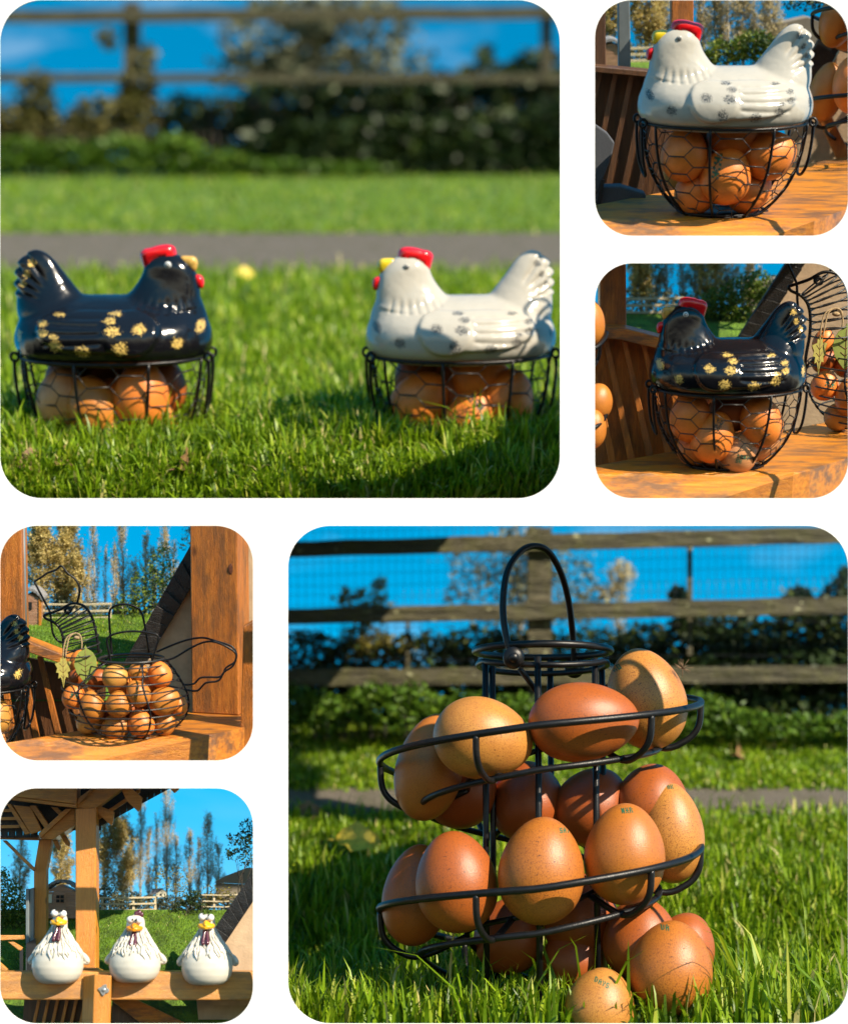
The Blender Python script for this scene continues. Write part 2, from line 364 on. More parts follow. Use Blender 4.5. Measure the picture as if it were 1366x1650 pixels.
# ------------------------------------------------------------------ places behind the openings
def ray(px, py): return Vector(((px - 683) / FPX, 1.0, -(py - 825) / FPX))
class Place:
    """a small garden set behind one opening: its own level ground, tilted towards the opening, measured in photograph pixels at its anchor"""
    def __init__(s, px, py, z, tilt, g=None):
        s.z = z; s.M = Matrix.Translation(ray(px, py) * z) @ Matrix.Rotation(R(tilt), 4, 'X') @ Matrix.Scale(z / FPX, 4)
        s.I = s.M.inverted(); s.o = s.I @ Vector((0, 0, 0)); s.g = g or (lambda X, Y: X * 0.0)
        s.A = np.array(s.I.to_3x3()); s.on = np.array(s.o)
    def d(s, px, py): return s.I.to_3x3() @ ray(px, py)
    def at(s, px, py, Y):
        d = s.d(px, py); t = (Y - s.o.y) / d.y; return s.o + d * t
    def hits(s, px, py, g=None, far=60.0):
        g = g or s.g
        px = np.asarray(px, float).ravel(); py = np.asarray(py, float).ravel()
        D = np.stack([(px - 683) / FPX, np.ones_like(px), -(py - 825) / FPX], 1) @ s.A.T
        ts = np.geomspace(s.z * 0.6, far, 240)
        lo = np.full(len(px), ts[0]); hi = np.full(len(px), far); done = np.zeros(len(px), bool)
        prev = ts[0]
        for t in ts[1:]:
            Q = s.on + D * t
            c = (Q[:, 2] < g(Q[:, 0], Q[:, 1])) & ~done
            lo[c] = prev; hi[c] = t; done |= c; prev = t
        for _ in range(24):
            m = (lo + hi) / 2; Q = s.on + D * m[:, None]
            c = Q[:, 2] < g(Q[:, 0], Q[:, 1]); hi = np.where(c, m, hi); lo = np.where(c, lo, m)
        return s.on + D * hi[:, None]
    def hit(s, px, py, g=None): return Vector(s.hits([px], [py], g)[0])
    def mat(s, p=(0, 0, 0), yaw=0, k=1.0, zs=1.0):
        return s.M @ Matrix.Translation(Vector(p)) @ Matrix.Rotation(R(yaw), 4, 'Z') @ Matrix.Diagonal((k, k, k * zs, 1))
def ground(pl, name, x0, x1, y0, y1, nx, ny, m, g=None, label=None):
    xs = np.linspace(x0, x1, nx); ys = np.linspace(y0, y1, ny)
    PX, PY = np.meshgrid(xs, ys)
    V = pl.hits(PX, PY, g)
    F = [(j * nx + i, j * nx + i + 1, (j + 1) * nx + i + 1, (j + 1) * nx + i) for j in range(ny - 1) for i in range(nx - 1)]
    me = np_mesh(name, V, F[::1], smooth=True)
    o = link(name, me, m); o.matrix_world = pl.M
    return tag(o, label, None, None, 'structure')
def grass(pl, name, x0, x1, y0, y1, n, h, w, m, lean=0.45, tint=(0.15, 0.8), bias=1.0, zg=None, far_grow=0.6, keep=None):
    px = rng.uniform(x0, x1, n); u = rng.uniform(0, 1, n) ** bias; py = y0 + (y1 - y0) * u
    P = pl.hits(px, py, zg)
    if keep is not None: P = P[keep(px, py, P)]; 
    n = len(P)
    depth = (np.array(pl.M.to_3x3()) @ P.T).T[:, 1] + pl.M.translation.y
    grow = np.clip(1 + far_grow * (depth / pl.z - 1), 0.7, 5)
    clump = np.sin(P[:, 0] * 0.021 + 2 * np.sin(P[:, 1] * 0.017)) * np.cos(P[:, 1] * 0.026 + 1.3 * np.sin(P[:, 0] * .013))
    H = h * rng.uniform(0.45, 1.15, n) * (1 + 0.22 * clump) * grow; H[rng.uniform(0, 1, n) < 0.04] *= 1.35
    W = w * rng.uniform(0.6, 1.25, n) * grow
    a = rng.uniform(0, 2 * np.pi, n); b = a + np.pi / 2 + rng.normal(0, .4, n)
    ln = np.abs(rng.normal(0, lean, n)) + 0.05
    dx, dy = np.cos(b) * ln, np.sin(b) * ln
    sx, sy = np.cos(a), np.sin(a)
    levels = [(0, 0, 1.0), (0.42, 0.14, 0.95), (0.78, 0.5, 0.62), (1.0, 1.0, 0.0)]
    V = []
    for hz, off, wd in levels:
        c = P + np.stack([dx * off * H, dy * off * H, hz * H * (1 - 0.25 * np.minimum(ln, 1.2) * off)], 1)
        if wd > 0:
            e = np.stack([sx * W * wd / 2, sy * W * wd / 2, np.zeros(n)], 1); V += [c - e, c + e]
        else: V.append(c)
    V = np.stack(V, 1).reshape(-1, 3)
    base = np.arange(n)[:, None] * 7
    F = np.concatenate([base + np.array([[0, 1, 3]]), base + np.array([[0, 3, 2]]), base + np.array([[2, 3, 5]]), base + np.array([[2, 5, 4]]), base + np.array([[4, 5, 6]])])
    t = np.clip(rng.normal((tint[0] + tint[1]) / 2, (tint[1] - tint[0]) / 2.4, n) + 0.12 * clump, 0, 0.96)
    t[rng.uniform(0, 1, n) < 0.025] = 1.0
    me = np_mesh(name, V, F, np.repeat(t, 7))
    o = link(name, me, m); o.matrix_world = pl.M
    return o
def leaves(name, P, size, m, parent=None, aspect=0.55, droop=0.0, tint=None, var=0.45):
    """one small rhombic leaf per point"""
    P = np.asarray(P, float); n = len(P)
    d = rng.normal(0, 1, (n, 3)); d[:, 2] = d[:, 2] * 0.7 - droop; d /= np.linalg.norm(d, axis=1)[:, None]
    e = np.cross(d, rng.normal(0, 1, (n, 3))); e /= np.linalg.norm(e, axis=1)[:, None]
    S = size * rng.uniform(1 - var, 1 + var, n)[:, None]
    nn = np.cross(d, e)
    V = np.stack([P - d * S, P + e * S * aspect + nn * S * .15, P + d * S, P - e * S * aspect + nn * S * .15], 1).reshape(-1, 3)
    b = np.arange(n)[:, None] * 4
    F = np.concatenate([b + np.array([[0, 1, 2]]), b + np.array([[0, 2, 3]])])
    t = np.clip(rng.normal(0.5, 0.26, n), 0, 1) if tint is None else tint
    return link(name, np_mesh(name, V, F, np.repeat(t, 4)), m, parent)
# ------------------------------------------------------------------ white display board with six rounded openings
ZL = 2.86
def rrect(x0, y0, x1, y1, r, n=14):
    P = []
    for cx, cy, a0 in ((x1 - r, y0 + r, -90), (x1 - r, y1 - r, 0), (x0 + r, y1 - r, 90), (x0 + r, y0 + r, 180)):
        for i in range(n + 1):
            a = R(a0 + 90 * i / n); P.append((cx + r * math.cos(a), cy + r * math.sin(a)))
    return P
def build_board():
    from mathutils.geometry import tessellate_polygon
    loops = [[(-9, -9), (1375, -9), (1375, 1659), (-9, 1659)]]
    for q in ((0, 0, 902, 803, 68), (958, 0, 1366, 380, 60), (958, 424, 1366, 803, 60), (0, 847, 408, 1226, 60), (0, 1270, 408, 1650, 60), (464, 847, 1366, 1650, 68)):
        loops.append(rrect(*q))
    L3 = [[ray(x, y) * ZL for x, y in l] for l in loops]
    flat = [p for l in L3 for p in l]; n = len(flat)
    tris = tessellate_polygon([[Vector((p.x, p.z, 0)) for p in l] for l in L3])
    V = [tuple(p) for p in flat] + [(p.x, p.y + 0.003, p.z) for p in flat]
    F = [tuple(t) for t in tris] + [tuple(i + n for i in reversed(t)) for t in tris]
    k = 0
    for l in L3:
        m = len(l)
        F += [(k + i, k + (i + 1) % m, n + k + (i + 1) % m, n + k + i) for i in range(m)]
        k += m
    mb = MB().add(V, F)
    o = link('display_board', mb.mesh('display_board', False), M['board'])
    tag(o, 'flat white board with six rounded openings onto the garden scenes', 'display board')
build_board()

# ------------------------------------------------------------------ eggs
def egg_prof(z): return math.sqrt(max(0, 1 - z * z)) * (1 - 0.11 * z - 0.03 * z * z) / 1.003
def egg_mesh(seg, rings):
    mb = MB(); mb.lathe([(max(egg_prof(-math.cos(math.pi * i / rings)), 0.004), -math.cos(math.pi * i / rings)) for i in range(rings + 1)], seg)
    return mb.mesh('egg')
EGG_BIG = egg_mesh(56, 36); EGG = egg_mesh(28, 18)
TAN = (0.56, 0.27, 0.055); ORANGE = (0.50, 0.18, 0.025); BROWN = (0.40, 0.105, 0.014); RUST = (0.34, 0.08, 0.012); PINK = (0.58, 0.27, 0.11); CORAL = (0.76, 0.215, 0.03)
GLYPH = {'A': '010101111101101', 'S': '111100111001111', 'N': '101111111111101', 'D': '110101101101110', 'Y': '101101010010010', 'O': '111101101101111',
         'U': '101101101101111', '1': '010110010010111', '0': '111101101101111', 'R': '110101110101101', 'K': '101101110101101', 'E': '111100110100111', 'T': '111010010010010', 'L': '100100100100111', '*': '101010111010101', ' ': '0' * 15}
def add_stamp(e, lines, cx, cz, size, ratio, m='stamp', rot=0):
    """ink marks printed on the shell, following its curve"""
    mb = MB(); ca, sa = math.cos(R(rot)), math.sin(R(rot))
    W = max(len(l) for l in lines) * 4 - 1
    for li, l in enumerate(lines):
        for ci, ch in enumerate(l):
            for k, b in enumerate(GLYPH[ch]):
                if b != '1': continue
                gx = (ci * 4 + k % 3 - W / 2) * size; gz = ((len(lines) * 6 - 1) / 2 - li * 6 - k // 3) * size
                q = []
                for ddx, ddz in ((0, 0), (1, 0), (1, -1), (0, -1)):
                    x = gx + ddx * size * 1.02; z = gz + ddz * size * 1.02
                    X = cx + x * ca - z * sa; Z = cz + (x * sa + z * ca) / ratio
                    r = egg_prof(Z)
                    if abs(X) >= r * .995: q = None; break
                    y = -math.sqrt(r * r - X * X); q.append((X * 1.004, y * 1.004, Z * 1.004))
                if q: mb.add(q, [(0, 1, 2, 3)])
    if mb.f: link('stamp', mb.mesh('stamp'), M[m], e)
def put_egg(matrix, col, freckle, label, group, me=None):
    o = link('egg', me or EGG, M['egg']); o.matrix_world = matrix; o.color = (*col, freckle)
    return tag(o, label, 'egg', group)
def egg_px(pl, px, py, Y, a, b, ang, col, fr, label, group, me=None):
    """an egg seen a px half-wide and b px half-high, leaning by ang degrees"""
    p = pl.at(px, py, Y); k = 1 + Y / FPX
    r, L = (min(a, b) * k, max(a, b) * k)
    if a > b: ang += 90
    rr = r
    return put_egg(pl.M @ Matrix.Translation(p) @ Matrix.Rotation(R(ang), 4, 'Y') @ Matrix.Diagonal((rr, rr, L, 1)), col, fr, label, group, me)

# ------------------------------------------------------------------ hen-shaped ceramic lid
ZX = lambda x: (x - 705) / 3.284
ZV = lambda y: (640 - y) / 3.284
DEPTH = 0.74
def LOWER(v):
    t = np.clip((np.asarray(v, float) - 26) / 64, 0, 1); return v - 11 * t * t * (3 - 2 * t)
def hen_body_mesh():
    mb = MB()
    def stack(rows, seg=40):
        t = MB(); v = []; f = []
        for y, c, a, b in rows:
            for k in range(seg):
                an = 2 * math.pi * k / seg
                e = 0.97
                cx, sy = math.cos(an), math.sin(an)
                v.append((ZX(c) + a / 3.284 * math.copysign(abs(cx) ** e, cx), b / 3.284 * math.copysign(abs(sy) ** e, sy), ZV(y)))
        n = len(rows)
        for i in range(n - 1):
            for k in range(seg):
                l = (k + 1) % seg; f.append((i * seg + k, i * seg + l, (i + 1) * seg + l, (i + 1) * seg + k))
        f.append(tuple(range(seg - 1, -1, -1))); f.append(tuple((n - 1) * seg + k for k in range(seg)))
        mb.add(v, f)
    D = DEPTH
    stack([(654, 705, 405, 400 * D), (640, 704, 432, 428 * D), (615, 703, 450, 450 * D), (585, 703, 457, 459 * D), (550, 703, 456, 455 * D), (510, 702, 447, 435 * D), (470, 702, 434, 398 * D),
           (430, 702, 415, 340 * D), (400, 702, 392, 285 * D), (370, 703, 350, 212 * D), (350, 704, 300, 150 * D), (338, 706, 240, 88 * D), (332, 706, 170, 45 * D)])
    stack([(480, 430, 165, 205 * D), (430, 445, 172, 196 * D), (390, 466, 184, 182 * D), (350, 478, 180, 164 * D), (315, 458, 160, 140 * D), (280, 446, 143, 122 * D), (245, 438, 129, 107 * D),
           (215, 440, 116, 100 * D), (190, 444, 104, 91 * D), (168, 449, 90, 80 * D), (150, 455, 68, 62 * D), (138, 456, 44, 42 * D), (132, 456, 22, 22 * D)])
    stack([(450, 950, 190, 225 * D), (400, 972, 172, 205 * D), (365, 984, 160, 176 * D), (335, 992, 150, 150 * D), (310, 1000, 142, 130 * D), (270, 1016, 128, 104 * D), (235, 1028, 114, 86 * D), (205, 1036, 101, 72 * D),
           (178, 1039, 85, 60 * D), (155, 1041, 68, 48 * D), (138, 1043, 50, 36 * D), (126, 1044, 30, 22 * D), (120, 1044, 14, 11 * D)])
    o = link('hen_form', mb.mesh('hen_form'))
    rm = o.modifiers.new('r', 'REMESH'); rm.mode = 'VOXEL'; rm.voxel_size = 2.0
    dg = bpy.context.evaluated_depsgraph_get(); dg.update()
    me = bpy.data.meshes.new_from_object(o.evaluated_get(dg)); me.name = 'hen_body'
    bpy.data.objects.remove(o)
    n = len(me.vertices); V = np.empty(n * 3, np.float32); me.vertices.foreach_get('co', V); V = V.reshape(-1, 3).astype(float)
    E = np.empty(len(me.edges) * 2, np.int32); me.edges.foreach_get('vertices', E); E = E.reshape(-1, 2)
    deg = np.bincount(E.ravel(), minlength=n)[:, None]
    def lap(V, k, f=0.6):
        for _ in range(k):
            S = np.zeros_like(V)
            for c in range(3):
                S[:, c] = np.bincount(E[:, 0], V[E[:, 1], c], n) + np.bincount(E[:, 1], V[E[:, 0], c], n)
            V = V + f * (S / deg - V)
        return V
    V = lap(V, 20)
    # normals
    me.vertices.foreach_set('co', V.astype(np.float32).ravel()); me.update()
    N = np.empty(n * 3, np.float32); me.vertices.foreach_get('normal', N); N = N.reshape(-1, 3)
    x = V[:, 0] * 3.284 + 705; y = 640 - V[:, 2] * 3.284
    side = np.clip(np.abs(N[:, 1]) * 1.5, 0, 1)
    ss = lambda t: np.clip(t, 0, 1) ** 2 * (3 - 2 * np.clip(t, 0, 1))
    d = np.zeros(n)
    # wing: plateau with long feathers and a scalloped shoulder
    rr = (np.abs((x - 735) / 290) ** 2.6 + np.abs((y - 492 + (x - 735) * .02) / 108) ** 2.6) ** (1 / 2.6)
    low = (np.abs((x - 585) / 125) ** 2.4 + np.abs((y - 500) / 118) ** 2.4) ** (1 / 2.4)
    wing = np.maximum(ss((1.0 - rr) * 9), ss((1 - low) * 7)) 
    d += 5.0 * wing
    sc = 702 + 14 * np.abs(np.sin((y - 395) / 52 * np.pi))
    d += 3.6 * ss((1 - low) * 5) * ss((sc - x) / 9)
    for i, yk in enumerate((430, 468, 510, 552)):
        tip = (965, 1018, 1030, 985)[i]
        g = np.exp(-((y - yk + (x - 705) * (.012, .03, -.01, -.045)[i] - 5 * np.sin((x - 705) / 300 * np.pi)) / 7.5) ** 2) * ss((x - sc) / 12) * ss((tip + 15 - x) / 40)
        d -= (2.1, 2.7, 1.9, 2.4)[i] * g * (rr < 1.1)
        d += 0.8 * np.exp(-((y - yk - 22) / 11) ** 2) * ss((x - sc) / 12) * ss((tip - x) / 30)
    # neck feathers
    edge = 408 - ((x - 420) / 200) ** 2 * 60
    nk = ss((edge - y) / 14) * (x < 660) * ss((660 - x) / 60) * ss((y - 150) / 60)
    d += 1.8 * nk
    for k in range(7):
        xc = 352 + k * 41
        xl = xc + (y - 400) * (xc - 455) / 400 * 1.1
        d -= 2.3 * np.exp(-((x - xl) / (6 + 1.5 * (k % 3))) ** 2) * ss((y - 318) / 60) * ss((edge + 12 - y) / 12) * (x < 650)
    # tail feathers
    for (ex, ey) in ((1075, 158), (1118, 205), (1135, 255), (1140, 305)):
        ax, ay = 905, 385
        L2 = (ex - ax) ** 2 + (ey - ay) ** 2
        t = ((x - ax) * (ex - ax) + (y - ay) * (ey - ay)) / L2
        ds = np.abs((x - ax) * (ey - ay) - (y - ay) * (ex - ax)) / math.sqrt(L2)
        d -= 4.4 * np.exp(-(ds / 8) ** 2) * ss((t - .42) / .3) * (t < 1.25)
    sd = np.where((x > 880) & (y < 390), np.clip(side + .55, 0, 1), side)
    V = V + N * (d * sd)[:, None]
    # scalloped rear edge of the tail
    m = (x > 1040) & (y < 330)
    V[:, 0] += np.where(m, 3.4 * np.abs(np.sin((y - 152) / 50 * np.pi)) * ss((x - 1050) / 50), 0)
    V = lap(V, 2, 0.4)
    V0 = V.copy(); V[:, 2] = LOWER(V[:, 2])
    me.vertices.foreach_set('co', V.astype(np.float32).ravel()); me.update()
    me.polygons.foreach_set('use_smooth', np.ones(len(me.polygons), dtype=bool))
    spots = [(290, 490, 26, 50), (380, 560, 34, 38), (540, 478, 42, 42), (655, 485, 52, 40), (675, 430, 42, 26), (650, 396, 46, 14), (620, 572, 46, 44), (790, 585, 50, 38), (918, 562, 46, 40), (925, 522, 34, 20),
             (980, 506, 42, 30), (985, 456, 36, 26), (910, 406, 42, 15), (1112, 535, 24, 44), (1060, 182, 30, 24), (1080, 232, 24, 26), (1102, 275, 24, 24)]
    x = V0[:, 0] * 3.284 + 705; y = 640 - V0[:, 2] * 3.284
    s = np.zeros(n)
    for cx, cy, rx, ry in spots:
        q = ((x - cx) / (rx * 1.08)) ** 2 + ((y - cy) / (ry * 1.08)) ** 2
        s = np.maximum(s, np.clip(1.15 - q, 0, 1))
    s *= np.clip(np.abs(N[:, 1]) * 4, 0, 1)
    a = me.attributes.new('spot', 'FLOAT', 'POINT'); a.data.foreach_set('value', s.astype(np.float32))
    return me, V
HEN_ME, HEN_V = hen_body_mesh()
def hen_surface(x, y):
    X, Z = ZX(x), float(LOWER(ZV(y)))
    d = (HEN_V[:, 0] - X) ** 2 + (HEN_V[:, 2] - Z) ** 2
    i = np.where(d < 9)[0]
    return abs(HEN_V[i, 1].min())
def smooth_prism(outline, hw, name, k=3):
    """a plump shape: outline inflated across its thickness"""
    pts = [Vector((ZX(a), 0, ZV(b))) for a, b in spline([(a, b, 0) for a, b in outline], 4, True) for a, b in ((a, b),)] if False else None
    P = [(p.x, p.y) for p in spline([(a, b, 0) for a, b in outline], 4, True)]
    cx = sum(p[0] for p in P) / len(P); cy = sum(p[1] for p in P) / len(P)
    mb = MB(); rings = []; n = len(P)
    for yy, s in ((-1, .55), (-.8, .8), (-.4, .96), (0, 1), (.4, .96), (.8, .8), (1, .55)):
        rings.append([(ZX(cx + (a - cx) * s), yy * hw, float(LOWER(ZV(cy + (b - cy) * s)))) for a, b in P])
    v = [p for r in rings for p in r]; f = []
    for i in range(len(rings) - 1):
        for j in range(n):
            l = (j + 1) % n; f.append((i * n + j, i * n + l, (i + 1) * n + l, (i + 1) * n + j))
    f.append(tuple(range(n))); f.append(tuple((len(rings) - 1) * n + j for j in range(n)))
    mb.add(v, f); return mb.mesh(name)
COMB_ME = smooth_prism([(404, 156), (410, 112), (442, 99), (486, 103), (520, 113), (550, 120), (570, 140), (566, 172), (550, 216), (522, 190), (470, 160), (440, 152)], 13, 'comb')
BEAK_ME = smooth_prism([(388, 156), (340, 152), (316, 160), (306, 188), (320, 224), (346, 206), (380, 192)], 8, 'beak')
WATTLE_ME = smooth_prism([(320, 238), (292, 243), (280, 270), (287, 302), (308, 296), (330, 262)], 8, 'wattle')
EYE_R = []
ES = hen_surface(435, 187)
def eye_mesh(rad, out, thick, s):
    return MB().ball((ZX(435), s * (ES + out), float(LOWER(ZV(187)))), rad, thick, rad, 16, 9).mesh('eye')
def make_hen(kind, matrix, label, group='hen-shaped ceramic lids'):
    black = kind == 'black'
    t = thing('ceramic_hen_lid', matrix, label, 'ceramic hen', group)
    link('hen_body', HEN_ME, M['black_glaze' if black else 'white_glaze'], t)
    lip = MB().lathe([(118, -9), (121, -8), (121, 4), (110, 4), (110, -7)], 48, 1, DEPTH)
    link('inner_lip', lip.mesh('inner_lip'), M['black_glaze' if black else 'white_glaze'], t)
    link('comb', COMB_ME, M['red_glaze'], t)
    link('beak', BEAK_ME, M['gold_glaze' if black else 'yellow_glaze'], t)
    link('wattle', WATTLE_ME, M['red_glaze'], t)
    for s in (-1, 1):
        e = link('eye', eye_mesh(4.8, -0.3, 2.2, s), M['eye_white' if black else 'white_glaze'], t)
        link('iris', eye_mesh(3.1, 1.1, 1.3, s), M['eye_grey'], e)
        if black: link('pupil', eye_mesh(1.5, 1.95, 0.8, s), M['eye_white'], e)
    return t

# ------------------------------------------------------------------ round wire egg basket the lids sit on
BH = 146.0
def bprof(t):   # radius factor of the bowl, t = 0 bottom .. 1 rim
    return float(np.interp(t, [0, .05, .12, .20, .30, .40, .53, .67, .83, 1], [.485, .555, .635, .71, .79, .85, .91, .95, .98, 1.0]))
BA, BB = 131.0, 131.0 * DEPTH * 1.0
def bpt(a, t, out=0.0):
    r = bprof(t); return Vector(((BA * r + out) * math.cos(a), (BB * r + out) * math.sin(a), t * BH))
def basket_meshes():
    o = {}
    ring = lambda t, out=0: [bpt(2 * math.pi * i / 64, t, out) for i in range(64)]
    o['rim'] = MB().tube(ring(1.0, .5), 2.4, 8, True).mesh('rim')
    mb = MB().tube(ring(0.0), 2.2, 6, True); mb.tube(ring(0.03, 1), 1.6, 6, True)
    o['bottom_ring'] = mb.mesh('bottom_ring')
    o['base_plate'] = MB().lathe([(0.5, 0), (BA * .48, 0), (BA * .48, 1.5), (0.5, 1.5)], 40, 1, DEPTH).mesh('base_plate')
    o['ribs'] = []
    for k in range(8):
        a = 2 * math.pi * (k + .5) / 8 + .08
        P = [bpt(a, t, 1.2) for t in np.linspace(0, 1, 14)]
        o['ribs'].append(MB().tube(P, 2.3, 7).mesh('rib'))
    # hexagon netting
    NC, NR = 18, 5
    pts = {}; r2 = random.Random(3)
    def hp(u, v):
        key = (round(u * 100) % (NC * 150), round(v * 100))
        if key not in pts:
            pts[key] = bpt(2 * math.pi * u / (NC * 1.5) + r2.uniform(-.022, .022), min(max(v / (NR * 1.0), 0.0), 1.0), 0.6) + Vector((0, 0, r2.uniform(-2, 2) if 0.3 < v < NR - .3 else 0))
        return pts[key]
    mb = MB()
    for c in range(NC):
        for r in range(NR + 1):
            v = r + (0.5 if c % 2 else 0)
            u = c * 1.5
            # flat-topped cells: a horizontal twisted side and two slanted sides
            A, B = hp(u, v), hp(u + 1.0, v)
            Cc, Dd = hp(u + 1.5, v + .5), hp(u + 1.5, v - .5)
            if 0 <= v <= NR:
                m = (A + B) / 2 * 1.0
                mb.tube([A, m, B], 1.2, 4)
                if v + .5 <= NR: mb.tube([B, Cc], .8, 4)
                if v - .5 >= 0: mb.tube([B, Dd], .8, 4)
    o['netting'] = mb.mesh('netting')
    # hanging handle with two eyelets
    hm = []
    for s in (1, -1):
        mb = MB()
        P = [bpt(0 if s > 0 else math.pi, 1.0)]
        x = s * (BA + 5)
        Yw = 26
        U = [(x, -Yw, BH - 2), (x - s * 1, -Yw, BH - 30), (x - s * 5, -Yw + 1, BH - 62), (x - s * 10, -Yw + 8, BH - 80), (x - s * 12, 0, BH - 86), (x - s * 10, Yw - 8, BH - 80), (x - s * 5, Yw - 1, BH - 62), (x - s * 1, Yw, BH - 30), (x, Yw, BH - 2)]
        mb.tube(spline(U, 5), 2.5, 7)
        eye = []
        for yy in (-Yw, Yw):
            eye.append(MB().tube([(s * (BA - 2 + 6) + 6 * math.cos(a) * s * .9, yy + 1.5 * math.sin(a), BH + 1 + 6 * math.sin(a)) for a in np.linspace(0, 2 * math.pi, 14)[:-1]], 2.3, 6, True).mesh('eyelet'))
        hm.append((mb.mesh('handle'), eye))
    o['handles'] = hm
    return o
BK = basket_meshes()
def make_basket(matrix, label, group='wire egg baskets under the hen lids'):
    t = thing('wire_egg_basket', matrix, label, 'egg basket', group)
    for k in ('rim', 'bottom_ring', 'base_plate'): link(k, BK[k], M['wire'], t)
    tag(link('netting', BK['netting'], M['wire_thin'], t), kind='stuff')
    for r in BK['ribs']: link('rib', r, M['wire'], t)
    for h, e in BK['handles']:
        hh = link('handle', h, M['wire'], t)
        for q in e: link('eyelet', q, M['wire'], hh)
    return t
def basket_eggs(mat, eggs, place):
    """eggs: (X, Y, Z, r, long, lean, turn, colour, label or None)"""
    out = []
    for X, Y, Z, r, L, ang, tw, col, lab in eggs:
        q = bprof(min(1, max(0, Z / BH))); w = math.hypot(X / (BA * q - r * 1.02), Y / (BB * q - r * 1.02))
        if w > 1: X, Y = X / w, Y / w
        m = mat @ Matrix.Translation((X, Y, Z)) @ Matrix.Rotation(R(tw), 4, 'Z') @ Matrix.Rotation(R(ang), 4, 'Y') @ Matrix.Diagonal((r, r, L, 1))
        out.append(put_egg(m, col, 0.25, lab or ('brown egg half hidden in the basket under ' + place), 'eggs in the basket under ' + place))
    return out

# ------------------------------------------------------------------ spiral egg stand
def outer_y(al):
    """height (as a photograph row, at the axis) of the outer rail by turn angle: 0 = front, 90 = right"""
    k = [(-270, 1622), (-180, 1545), (-90, 1465), (0, 1432), (90, 1362), (180, 1292), (270, 1230), (360, 1168), (450, 1130), (540, 1095)]
    return float(np.interp(al, [a for a, _ in k], [b for _, b in k]))
# ================================================================== large lower right opening: spiral stand on the lawn
def g6(X, Y): return 0.42 * np.clip(Y - 330, 0, None) * np.clip((Y - 330) / 200, 0, 1)
L6 = Place(870, 1640, 3.10, -6.0, g6)
SD = 0.74                         # the stand is an oval in plan
ground(L6, 'lawn', 440, 1440, 1312, 1780, 60, 60, M['lawn'], label='lawn under the spiral egg stand')
ground(L6, 'path', 440, 1440, 1268, 1312, 30, 8, M['path'], label='grey path behind the spiral egg stand')
ground(L6, 'lawn', 440, 1440, 1150, 1268, 40, 30, M['lawn_far'], label='lawn beyond the grey path')
FY = 1330.0
def pxpoly(pl, pts, Y, th):
    """a board traced as a polygon of photograph points at depth Y, with real thickness th"""
    a = [pl.at(x, y, Y) for x, y in pts]
    return a, [p + Vector((0, th, 0)) for p in a]
def board(pl, name, pts, Y, th, m, parent=None, base=Vector((0, 0, 0)), bevel=0):
    a, b = pxpoly(pl, pts, Y, th)
    mb = MB().slab([p - base for p in a], [p - base for p in b])
    return link(name, mb.mesh(name, False), m, parent, bevel=bevel)
def at_np(pl, px, py, Y):
    D = np.stack([(px - 683) / FPX, np.ones_like(px), -(py - 825) / FPX], 1) @ pl.A.T
    t = (Y - pl.on[1]) / D[:, 1]
    return pl.on + D * t[:, None]
def blobs(pl, n, spec, Y0, Y1, hole=0.0, ragged=0.35):
    """points spread through clumps given as (x, y, rx, ry) in photograph pixels between depths Y0 and Y1"""
    w = np.array([s[2] * s[3] for s in spec], float); w /= w.sum()
    i = rng.choice(len(spec), n, p=w); S = np.array(spec, float)[i]
    a = rng.uniform(0, 2 * np.pi, n); r = np.sqrt(rng.uniform(0, 1, n)) * (1 + rng.normal(0, ragged * .35, n))
    x = S[:, 0] + S[:, 2] * r * np.cos(a); y = S[:, 1] + S[:, 3] * r * np.sin(a)
    keep = np.ones(n, bool)
    if hole: keep = (np.sin(x * .19 + 2 * np.sin(y * .11)) * np.sin(y * .23 + 1.7 * np.sin(x * .08))) > -1 + 2 * hole * rng.uniform(.4, 1, n) * .6
    Y = rng.uniform(Y0, Y1, n)
    return at_np(pl, x[keep], y[keep], Y[keep])
def plant(pl, name, label, cat, P, size, m, base, stems=None, stem_m='bark_dark', group=None, part='foliage', **kw):
    t = thing(name, pl.mat(base), label, cat, group)
    o = leaves(part, P - np.array(base), size, m, t, **kw); o['kind'] = 'stuff'
    if stems:
        mb = MB()
        for pts, r0, r1 in stems:
            pts = [Vector(p) - Vector(base) for p in pts]
            mb.tube(pts, list(np.linspace(r0, r1, len(pts))), 5)
        link('stems' if len(stems) > 1 else 'stem', mb.mesh('stem'), M[stem_m], t)
    return t
def fence(pl, label, rails, posts, Y, rail_m, post_m, rail_th=22, post_th=34, bevel=2.0, group=None):
    base = pl.at(posts[0][0], posts[0][3] if len(posts[0]) > 3 else posts[0][2], Y)
    t = thing('rail_fence', pl.mat(base), label, 'fence', group)
    for (x0, a0, b0, x1, a1, b1) in rails:
        n = max(2, int(abs(x1 - x0) / 60)); top = []; bot = []
        for i in range(n + 1):
            f = i / n; j = 1.0 * math.sin(i * 2.3)
            top.append((x0 + (x1 - x0) * f, a0 + (a1 - a0) * f + j)); bot.append((x0 + (x1 - x0) * f, b0 + (b1 - b0) * f + j * .6))
        board(pl, 'rail', top + bot[::-1], Y, rail_th, rail_m, t, base, bevel)
    for p in posts:
        x0, x1, y0, y1 = p[:4]
        board(pl, 'post', [(x0, y0), (x1, y0 + 1), (x1 + 1, y1), (x0, y1)], Y + rail_th + 0.5, post_th, post_m, t, base, bevel)
    return t, base
ft, fb = fence(L6, 'weathered three-rail fence with wire netting behind the spiral egg stand',
      [(436, 873, 898, 1440, 845, 872), (436, 981, 1006, 1440, 960, 988), (436, 1079, 1106, 1440, 1072, 1099)],
      [(850, 888, 850, 1180)], FY, M['old_rail'], M['old_rail'])
